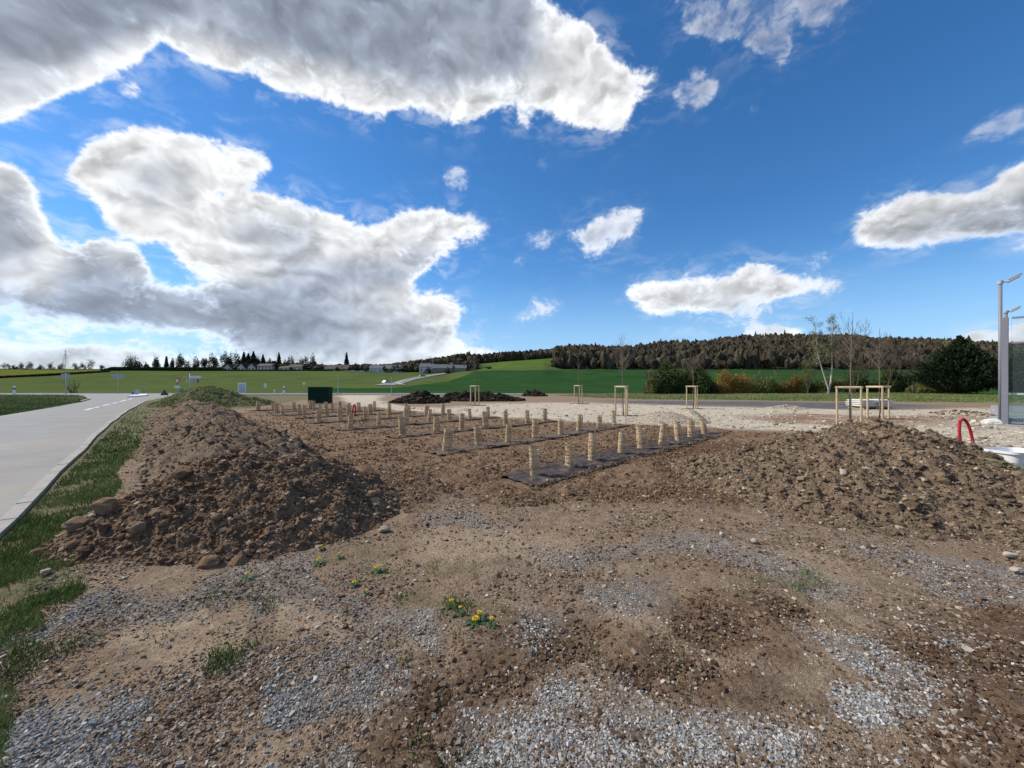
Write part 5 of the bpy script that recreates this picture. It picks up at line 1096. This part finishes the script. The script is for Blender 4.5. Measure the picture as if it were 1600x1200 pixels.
# small distant posts
def small(px, Y, y0, y1, w, lab, kind='sign', mat='whitep', posttop=None):
    r = sg('marker_sign', px, Y, lab, 'sign', landxy(at(px, Y), Y) if Y > 66 else 0); z0 = r.location.z; post(px, Y, posttop or y0, .03, par=r, z0=z0)
    m = MB(); m.bevbox((0, -.05, (zat(y0, Y) + zat(y1, Y)) / 2 - z0), (U(w, Y), .03, U(y1 - y0, Y)), .02); m.build('sign_panel', M[mat], r)
small(223.6, 71, 598.5, 604.5, 1.6, 'left of two narrow grey marker plates beyond the road', mat='signback'); small(227.8, 71.5, 597.8, 604, 1.6, 'right of two narrow grey marker plates beyond the road', mat='signback')
small(414.8, 70, 599, 605.5, 4.4, 'white sign with dark stripe between notice board and delineator'); small(475, 69, 597, 601, 3.6, 'small pale sign on a thin post left of the cabinet')
r = sg('bollard', 429, 66.8, 'short white bollard on the pale kerb left of the delineator', 'bollard'); m = MB(); m.tube([(0, 0, 0), (0, 0, U(5, 66.8)), (0, 0, U(5.4, 66.8))], [U(1.0, 66.8), U(.9, 66.8), U(.4, 66.8)], 10); m.build('body', M['whitep'], r)
for px, Y, y0, lab in ((528.3, 64.3, 585, 'thin dark pole at the start of the pale path'), (611.4, 64.8, 588, 'thin pale pole beyond the curve of the pale path')):
    r = sg('marker_pole', px, Y, lab, 'pole'); m = MB(); m.tube([(0, 0, 0), (0, 0, zat(y0, Y))], [.05, .03], 6); m.build('pole', M['galv'], r); m = MB(); m.bevbox((0, 0, .05), (.9, .6, .12), .02); m.build('footing', M['kerb'], r)
# ------------------------------------------------------------------ far road, cars, houses
_Ys = np.linspace(66.5, 345, 1500)
def hit(px, py):
    q = HY - (land(np.full(1500, px), _Ys) - EYE) / _Ys * F; i = int(np.argmin(np.abs(q - py))); return at(px, _Ys[i]), float(_Ys[i])
def ribbon(name, pts, w, mat, lift=.25):
    P = []; 
    for (a, b), (c, d) in zip(pts[:-1], pts[1:]):
        A = hit(a, b); B = hit(c, d)
        for t in range(12): P.append((A[0] + (B[0] - A[0]) * t / 12, A[1] + (B[1] - A[1]) * t / 12))
    P.append(hit(*pts[-1])); V = []; Fs = []
    for i, (x, y) in enumerate(P):
        d = Vector((P[min(i + 1, len(P) - 1)][0] - P[max(i - 1, 0)][0], P[min(i + 1, len(P) - 1)][1] - P[max(i - 1, 0)][1])).normalized(); nn = Vector((d.y, -d.x)) * w / 2
        for s in (-1, 1): q = (x + nn.x * s, y + nn.y * s); V.append((q[0], q[1], landxy(*q) + lift))
    Fs = [(2 * i, 2 * i + 1, 2 * i + 3, 2 * i + 2) for i in range(len(P) - 1)]; m = MB(); m.add(V, Fs); o = m.build(name, mat); tag(o, kind='structure')
M['farroad'] = plain('far_road', (.20, .20, .21), .9, .15, .2)
ribbon('road', [(601, 603), (612, 599.5), (640, 593.5), (665, 588.5), (688, 585)], 7, M['farroad'], .3)
ribbon('path', [(628, 602.5), (620, 599.0), (630, 596)], 3.0, M['kerb'], .42); ribbon('path', [(667, 588), (682, 586), (696, 583.6)], 4, M['kerb'], .42)
def m_pl(n, c): return plain(n, c, .8, .1, .4)
M['wallw'] = m_pl('white_render', (.55, .53, .50)); M['wallb'] = m_pl('beige_render', (.24, .21, .18)); M['roofb'] = m_pl('brown_tiles', (.085, .06, .048)); M['roofg'] = m_pl('grey_slate', (.11, .12, .135)); M['win'] = plain('window_glass', (.03, .035, .045), .15)
def house(px0, px1, Y, base, eave, ridge, wall, roof, label, gable=False, nwin=3, chim=1, floors=1):
    x0, x1 = at(px0, Y), at(px1, Y); w = x1 - x0; zb = zat(base, Y) - 1.0; he = zat(eave, Y) - zb; hr = zat(ridge, Y) - zb; dp = 8.0
    r = empty('house', ((x0 + x1) / 2, Y, zb), label, 'house', 'houses of the village beyond the field'); 
    m = MB()
    if gable: m.prism([(-w / 2, 0), (w / 2, 0), (w / 2, he), (0, hr - .25), (-w / 2, he)], -dp, 0, M=Matrix.Rotation(R(90), 4, 'X'))
    else: m.box((0, dp / 2, he / 2), (w, dp, he))
    m.build('wall', M[wall], r); m = MB(); o = .5
    if gable: m.prism([(-w / 2 - o, he - .3), (0, hr - .0), (w / 2 + o, he - .3), (w / 2 + o, he), (0, hr + .3), (-w / 2 - o, he)], -dp - .4, .4, M=Matrix.Rotation(R(90), 4, 'X'))
    else: m.prism([(-.5, he), (dp + .5, he), (dp + .5, he + .15), (dp / 2, hr + .1), (-.5, he + .15)], -w / 2 - .4, w / 2 + .4, M=Matrix(((0, 0, 1, 0), (1, 0, 0, 0), (0, 1, 0, 0), (0, 0, 0, 1))))
    rf = m.build('roof', M[roof], r)
    for c in range(chim): m = MB(); m.box((w * (.28 - .6 * c), dp / 2, hr + .3), (.8, .8, 1.8)); m.build('chimney', M['wallb'], rf)
    fh = min(2.7, (he - 1.0) / floors)
    for fl in range(floors):
        for i in range(nwin):
            xx = -w / 2 + w * (i + .5) / nwin; m = MB(); m.box((xx, -.03, 1.0 + fh * (fl + .5)), (min(1.3, w / nwin * .5), .06, min(1.4, fh * .6))); m.build('window', M['win'], r)
H_ = [(349,361,342,578.5,575,569,'wallw','roofb','white gabled house at the left end of the village',1,2,0,1),(371,382,343,578.5,574.5,568,'wallw','roofb','narrow white gabled house between two others',1,2,1,1),(387,398,342,578.5,574,568,'wallw','roofb','white gabled house beside the dark conifers',1,2,0,1),
 (402,424,341,578.5,571.8,568,'wallw','roofb','white two storey house with rows of dark windows',0,4,1,2),(436,451,341,579,575.2,571,'wallw','roofb','low white house with plain bright wall',0,2,0,1),(451,471,343,579,573.5,569,'wallw','roofb','long white house under a reddish brown roof',0,3,1,1),
 (507,543,342,580,576.5,570,'wallb','roofb','long low barn with a brown roof',0,3,0,1),(577,597,342,582,575,570.5,'wallw','roofg','white house with grey roof behind the parked cars',0,3,1,1),(598,624,345,582,576.2,570,'wallb','roofg','wide grey roofed house right of the white one',0,4,1,1),
 (655,676,341,585,573.5,567.5,'wallw','roofg','tall white and grey house at the left of the hamlet',0,3,1,2),(675,706,338,584.5,575.5,569,'wallb','roofg','long beige building with a slate roof',0,6,1,1),(706,728,340,583.5,575.5,570,'wallb','roofg','beige cottage at the right end of the village',0,3,1,1)]
for h in H_: house(*h[:9], gable=bool(h[9]), nwin=h[10], chim=h[11], floors=h[12])
M['tyre'] = plain('tyre', (.02, .02, .02), .8)
paints = {}
def car(px, py, col, label, rot=0):
    if col not in paints: paints[col] = plain('car_paint', col, .3, .03, 2, .5)
    x, Y = hit(px, py); r = empty('parked_car' if py < 590 else 'car', (x, Y, landxy(x, Y) + .05), label, 'car', 'cars parked before the village houses' if py < 590 else None, rot)
    m = MB(); M1 = Matrix.Rotation(R(90), 4, 'X'); m.prism([(-2.1, .3), (2.1, .3), (2.15, .75), (1.2, .95), (-1.9, 1.0), (-2.15, .7)], -.85, .85, M=M1); m.build('body', paints[col], r)
    m = MB(); m.prism([(-1.7, 1.0), (1.1, .96), (.45, 1.45), (-1.3, 1.48)], -.74, .74, M=M1); cb_ = m.build('windows', M['win'], r)
    m = MB(); m.prism([(-1.32, 1.485), (.46, 1.455), (.40, 1.52), (-1.25, 1.54)], -.74, .74, M=M1); m.build('roof', paints[col], r)
    for sx in (-1.35, 1.35):
        for sy in (-.82, .82): m = MB(); m.tube([(sx, sy - .1, .32), (sx, sy + .1, .32)], .32, 12); m.build('wheel', M['tyre'], r)
cw = (.62, .62, .62); cg = (.25, .27, .3); cd = (.04, .045, .06)
for px, py, c, l in ((551, 581.2, cw, 'white car parked farthest left before the village hedge'), (564, 581.6, cw, 'white car parked second from the left of the row'), (575, 582.0, cg, 'grey car parked below the white house'), (586, 582.3, cw, 'white car parked in the middle of the row'), (597, 582.6, cw, 'white car parked below the wide grey roofed house'),
    (607, 582.9, cd, 'dark car parked between two pale cars'), (617, 583.2, cw, 'white car near the right end of the parked row'), (627, 583.4, cg, 'silver grey car at the right end of the parked row')): car(px, py, c, l, .05 * math.sin(px))
car(604, 599.3, cw, 'white car driving on the distant road across the fields', 1.1)
car(660, 588.8, cg, 'grey car farther up the distant road near the hamlet', .8)
# ------------------------------------------------------------------ trees and shrubs
GT = 'trees along the far skyline'
T1 = [(-12,566,16),(8,568,13),(22,570,9),(33,567,13),(47,565,14),(64,570,10),(80,568,13),(98,567,15),(117,568,12),(130,567,12),(144,562,15),(158,570,9)]
for i, (px, top, w) in enumerate(T1):
    Y = 352 + (i % 3) * 6; z = landxy(at(px, Y), Y); tree('bare_tree', px, Y, zat(top, Y) - z, w / F * Y, 'small bare skyline tree, %s from the left edge' % (ORD + ['tenth', 'eleventh', 'twelfth'])[max(0, i - 1)] if i else 'small bare skyline tree cut by the left edge', 'tree', GT, n=420, size=1.3, slender=.2, base=.12, clumps=9)
T2 = [(206,556,33,'wood_green','broad domed tree standing alone on the dark hedge'),(228,566,10,'wood_far','low bare tree right of the broad domed tree'),(243,558,17,'wood_far','airy bare tree between domed tree and narrow tree'),(269,560,10,'wood_far','thin bare tree beside the narrow dark tree'),(285,554,23,'wood_far','round bare tree near the middle of the dark hedge'),(305,557,14,'wood_far','sparse bare tree left of the conifer group'),(320,559,14,'wood_far','small sparse tree at the left foot of the conifer group'),(333,553,20,'wood_green','greenish tree at the left end of the conifer group'),(352,551,22,'wood_green','tall greenish tree touching the conifer group'),
 (455,556,15,'wood_far','bare tree above the white village houses'),(474,557,24,'wood_far','dense rounded dark tree above the long white house'),(488,554,20,'wood_far','peaked dense tree right of the rounded one'),(503,568,12,'wood_far','low tree left of the barn'),(465,567,14,'wood_far','low bush like tree behind the long white house'),(548,573,16,'wood_far','low dark tree right of the tall spiky conifer'),(565,574,18,'wood_far','dark bushy tree left of the white house'),
 (632,572,18,'wood_far','dark tree between the two groups of houses'),(646,566,14,'wood_green','tall brownish tree beside the tall white and grey house'),(690,558,22,'wood_far','round tree behind the slate roofed building'),(712,560,20,'wood_far','pale bare tree behind the beige cottage'),(672,560,20,'wood_far','bare tree behind the tall white and grey house')]
T4 = [(360,552,20,'dark evergreen tree at the left of the conifer spires'),(373,551,18,'dark rounded evergreen between greenish tree and spires'),(402,555,18,'dark evergreen above the two storey house'),(420,562,18,'low dark evergreen between two white houses'),(446,564,16,'dark evergreen behind the low white house')]
for px, top, w, lab in T4:
    Y = 353; z = landxy(at(px, Y), Y); tree('evergreen_tree', px, Y, zat(top, Y) - z, w / F * Y, lab, 'tree', GT, 'conifer', n=int(60 * w + 300), size=1.3, slender=.5, base=.03, clumps=12)
for px, top, w, lab in ((668, 573, 13, 'small dark tree in front of the tall white and grey house'), (699, 574, 12, 'small tree in front of the slate roofed building'), (612, 575, 12, 'dark garden tree before the wide grey roofed house'), (528, 573, 11, 'bushy tree before the barn'), (456, 574, 9, 'garden bush before the long white house')):
    Y = 331 if px > 600 else 334; z = landxy(at(px, Y), Y); tree('broadleaf_tree', px, Y, zat(top, Y) - z, w / F * Y, lab, 'tree', GT, 'wood_far', n=800, size=1.1, slender=.35, base=.04, clumps=10)
for px, top, w, mt, lab in T2:
    Y = 356 if px < 560 else 352; z = landxy(at(px, Y), Y); tree('broadleaf_tree', px, Y, zat(top, Y) - z, w / F * Y, lab, 'tree', GT, mt, n=int(75 * w + 300), size=1.3, slender=.32, base=.08, clumps=12)
T3 = [(260,557,6,'narrow dark columnar tree on the hedge'),(381,550,9,'narrow conifer spire rising from the dark group'),(388,552,12,'broad conifer spire in the middle of the dark group'),(396,549,11,'peaked right conifer spire of the dark group'),(411,554,8,'slim conifer just right of the dark group'),(436,551,9,'tall spiky conifer standing above the low white house'),(541.5,551,9,'tall lone spiky conifer at the right end of the barn'),(594,571,4,'small dark cypress in front of the white house')]
for px, top, w, lab in T3:
    Y = 350; z = landxy(at(px, Y), Y); tree('conifer', px, Y, zat(top, Y) - z, w / F * Y * (2.1 if 355 < px < 430 else 1.5), lab, 'conifer', 'dark conifers of the far village', 'conifer', n=1500, size=1.3, slender=.5, base=.03, shape='cone')
for px, py, w, h, lab in ((737, 577, 16, 5, 'dark rounded bush on the meadow right of the village'), (764, 576, 13, 4, 'small dark bush alone on the bright meadow'), (870, 573, 18, 9, 'pale blossoming bush at the corner of the wood')):
    Y = 336; x = at(px, Y); z = landxy(x, Y); r = empty('bush', (x, Y, z - .2), lab, 'bush'); rg = np.random.default_rng(int(px)); P, t = cloud_pts(500, (w / 2 / F * Y, 3, h / F * Y / 2), rg); P[:, 2] += h / F * Y / 2
    leaf_mesh('foliage', P, t, .9, M['wood_far' if px < 800 else 'birchleaf'], r, rg, .5); m = MB(); m.tube([(0, 0, -.2), (0, 0, 1.2)], .15, 5); m.build('stem', M['bark'], r)
# pylon
Y = 430; x = at(102.2, Y); z0 = landxy(x, Y); H = zat(547, Y) - z0; r = empty('pylon', (x, Y, z0), 'grey lattice electricity pylon rising behind the far trees', 'pylon'); wb = 2.2
m = MB()
for sx in (-1, 1):
    for sy in (-1, 1): m.tube([(sx * wb, sy * wb, 0), (sx * .45, sy * .45, H * .8), (0, 0, H)], .13, 4)
n = 11
for i in range(n):
    a, b = H * .8 * i / n, H * .8 * (i + 1) / n; wa, w2 = wb + (.45 - wb) * i / n, wb + (.45 - wb) * (i + 1) / n
    for s in (-1, 1): m.tube([(-wa, s * wa, a), (w2, s * w2, b)], .07, 3); m.tube([(wa, s * wa, a), (-w2, s * w2, b)], .07, 3)
m.build('lattice_tower', M['galv'], r)
for zf, L in ((.80, 5.2), (.93, 2.6)): m = MB(); m.tube([(-L, 0, H * zf), (0, 0, H * (zf + .025)), (L, 0, H * zf)], .13, 4); m.build('crossarm', M['galv'], r)
# purple shrub on the left verge
def shrub(px, base, top, w, dep, mat, lab, n, size, slender=.5, name='shrub', clumps=14, csz=.38, cat='shrub', stems=7, grp=None, dY=0, tonebias=0, fl=None):
    Y = F * EYE / (base - HY) + dY; x = at(px, Y); z = 0 if Y < 66 else landxy(x, Y); h = zat(top, Y) - z; W_ = w / F * Y; rg = np.random.default_rng(int(px * 3 + top))
    r = empty(name, (x, Y, z), lab, cat, grp); P, t = cloud_pts(n, (W_ / 2, dep, h), rg, clumps=clumps, csz=csz, shell=.3); P[:, 2] = np.abs(P[:, 2]) * np.clip(1.15 - .55 * (P[:, 0] / (W_ / 2)) ** 2, .3, 1.1); t = rg.permutation(t)[:len(P)] * .6 + .2 * 0 + (t[:len(P)] * .4)
    t = np.clip(t + tonebias, 0, 1); leaf_mesh('foliage', P, t, size, M[mat], r, rg, slender)
    m = MB()
    for i in range(stems):
        a = rg.uniform(0, 6.28); branches(m, (rg.normal(0, .25), rg.normal(0, .2), -.05), (math.cos(a) * .5 * W_ / h, math.sin(a) * .4, 1), h * rg.uniform(.75, 1.08), .04, 2, rg, .5, .5, None, 4, (3, 4), 4, .010, .55)
    m.build('branches', M['bark'] if mat != 'orange' else M['orange'], r); return r
shrub(114, 614.5, 601, 15, .7, 'purple', 'small purplish leafless shrub on the left verge beside the double sign', 900, .12, .25, clumps=8)
GS = 'shrubs of the hedge beyond the grass strip'
shrub(1040, 615, 563, 76, 3.2, 'bush', 'big rounded evergreen bush with yellowish left flank', 15000, .30, clumps=34, csz=.30, grp=GS)
shrub(1088, 615, 568, 64, 3.0, 'bush', 'big evergreen bush behind the reddish young tree', 12000, .30, clumps=28, csz=.30, grp=GS, tonebias=-.08)
shrub(1016, 615.5, 584, 26, 1.6, 'olive', 'yellowish green bush at the left foot of the big evergreens', 3500, .22, grp=GS, clumps=16)
shrub(1145, 614.5, 580, 78, 1.8, 'orange', 'orange twigged dogwood hedge right of the evergreens', 15000, .26, .3, clumps=26, grp=GS)
shrub(1128, 614.8, 590, 40, 1.4, 'orange', 'low orange dogwood touching the evergreen bush', 8000, .26, .3, clumps=16, grp=GS)
shrub(1194, 614.5, 585, 56, 1.7, 'olive', 'low olive green shrub right of the orange dogwood', 8000, .28, .45, grp=GS)
shrub(1232, 614.5, 584, 48, 1.7, 'orange', 'brownish orange shrub between olive and dark ones', 8000, .26, .3, grp=GS, tonebias=-.3)
shrub(1262, 614, 586, 56, 1.8, 'bush', 'dark low evergreen shrub left of the birch', 9000, .26, grp=GS)
shrub(1296, 613, 584, 60, 1.6, 'olive', 'sparse olive shrub behind the birch trunks', 9000, .27, .35, grp=GS)
shrub(1345, 613, 575, 62, 2.0, 'bush', 'dark green shrub right of the birch', 11000, .26, grp=GS, clumps=22)
shrub(1395, 613, 580, 84, 2.0, 'bush', 'wide dark green shrub between young trees and big conifer', 14000, .26, grp=GS, clumps=26)
shrub(1448, 614, 586, 66, 1.8, 'olive', 'yellow green shrub at the left foot of the big conifer', 11000, .26, .4, grp=GS, clumps=20)
# twiggy bare trees behind the shrubs
def bare(px, Y, top, w, lab, seed, mat='twig', nm='bare_tree', n0=8, r0=.07, tw=900, fine=.5):
    x = at(px, Y); z = landxy(x, Y) if Y > 68 else 0; h = zat(top, Y) - z; rg = np.random.default_rng(seed); r = empty(nm, (x, Y, z), lab, 'tree', 'leafless trees behind the hedge')
    m = MB(); tips = []
    for i in range(3): branches(m, (rg.normal(0, .1), 0, -.1), (rg.normal(0, .22) * w / 40, rg.normal(0, .15), 1), h * rg.uniform(.7, .95), r0, 3, rg, .5, .4, tips, 6, (4, 5), 5, .008, .52)
    m.build('trunk', M['bark'], r)
    T = np.array([t[:] for t in tips]); k = rg.integers(0, len(T), tw); P = T[k] + rg.normal(0, .28, (tw, 3)) * np.array([w / 60 + .4, .6, .7]); leaf_mesh('crown', P, rg.random(tw), .42, M[mat], r, rg, .06, dirs=np.array([[0, 0, 1.]] * tw), aniso=.55); return r
bare(1335, 64, 552, 50, 'leafless reddish brown tree directly behind the tall stake frame', 5); bare(1385, 66, 548, 50, 'leafless tree behind the stake frame with white bags', 6); bare(1262, 65, 565, 36, 'low leafless tree left of the birch', 7, 'olive'); bare(1425, 67, 560, 40, 'leafless tree beside the big conifer', 8)
# birch
Y = 54.0; x = at(1295, Y); r = empty('birch', (x, Y, 0), 'white barked birch with two diverging trunks and thin crown', 'birch tree'); rg = np.random.default_rng(4)
def stem_pts(l): return [Vector((at(a, Y) - x, 0, zat(b, Y))) for a, b in l]
m = MB(); tips = []
for s in ([(1294, 619), (1295, 609), (1291, 597), (1284, 575), (1278, 555), (1276, 530), (1272, 506)], [(1294.6, 611), (1298, 598), (1300, 575), (1300, 552), (1299, 530), (1302, 505)]):
    P = stem_pts(s); m.tube(P, [.115 * (1 - i / (len(P) + .3)) + .015 for i in range(len(P))], 8)
m.build('trunk', M['birch'], r, True)
m = MB()
for s in ([(1284, 575), (1278, 555), (1276, 530), (1272, 506)], [(1300, 575), (1300, 552), (1299, 530), (1302, 505)]):
    P = stem_pts(s)
    for j in range(26):
        t = rg.uniform(.1, 2.95); i = int(t); b = P[i].lerp(P[i + 1], t - i); a = rg.uniform(0, 6.28)
        branches(m, b, (math.cos(a) * .5, math.sin(a) * .5, .8), rg.uniform(.5, 1.15), .016, 2, rg, .5, .1, tips, 4, (2, 4), 4, .006, .6)
m.build('branches', M['darkbark'], r)
T = np.array([t[:] for t in tips]); T = T[T[:, 2] > 4.5]; k = rg.integers(0, len(T), 5200); P = T[k] + rg.normal(0, .17, (5200, 3)) - np.array([0, 0, .05]); leaf_mesh('foliage', P, rg.random(len(P)), .15, M['birchleaf'], r, rg, .5)
# big conifer
def big_conifer(px, Y, top, wpx, lab, seed):
    x = at(px, Y); h = zat(top, Y); W_ = wpx / F * Y / 2; rg = np.random.default_rng(seed); r = empty('conifer', (x, Y, 0), lab, 'conifer'); Ps = []; Ds = []; Ts = []
    for j in range(520):
        u = rg.random() ** 1.25; z = h * (.02 + .93 * u); rr = W_ * (1.0 - u) ** .72 * rg.uniform(.72, 1.10) + .15; a = rg.uniform(0, 6.28); L = rr; n = 75; t = rg.random(n) ** .6
        el = .28 + .75 * u; d = np.array([math.cos(a) * math.cos(el), math.sin(a) * math.cos(el), math.sin(el)]); d0 = np.array([math.cos(a), math.sin(a), 0])
        p = np.array([0, 0, z * .86]) + d0 * (t * L)[:, None] + np.array([0, 0, 1.]) * (t ** 1.6 * L * .38 * (1 - .2 * u))[:, None] + rg.normal(0, .17, (n, 3)) * (1.15 - t * .8)[:, None] * 1.6
        Ps.append(p); Ds.append(np.repeat((d + np.array([0, 0, .35]))[None], n, 0)); Ts.append(np.clip(.45 + rg.normal(0, .12) + rg.normal(0, .15, n), 0, 1))
    for j in range(26):
        a = rg.uniform(0, 6.28); q = rg.random() * W_ * .14; n = 60; t = rg.random(n); b = np.array([math.cos(a) * q, math.sin(a) * q, h * (.90 - q / W_ * .9)]); L = rg.uniform(.25, .6); d = np.array([math.cos(a) * .35, math.sin(a) * .35, 1])
        Ps.append(b + d * (t * L)[:, None] + rg.normal(0, .09, (n, 3)) * (1.2 - t)[:, None]); Ds.append(np.repeat(d[None], n, 0)); Ts.append(np.clip(.5 + rg.normal(0, .15, n), 0, 1))
    P = np.concatenate(Ps); P[:, 2] = np.maximum(P[:, 2], .03); leaf_mesh('foliage', P, np.concatenate(Ts), .42, M['conifer'], r, rg, .35, dirs=np.concatenate(Ds), aniso=.45)
    m = MB(); m.tube([(0, 0, -.1), (0, 0, h * .85)], [.35, .05], 8); m.build('trunk', M['bark'], r)
big_conifer(1500, 62, 519, 118, 'huge dark green conifer beside the sports court', 9)
big_conifer(1600, 66, 545, 90, 'dark conifer seen through the glass of the court', 10)
for o in list(bpy.data.objects):
    if o.type == 'MESH' and o.parent is None and not o.get('kind') and not o.get('label'): print('UNLABELLED', o.name)
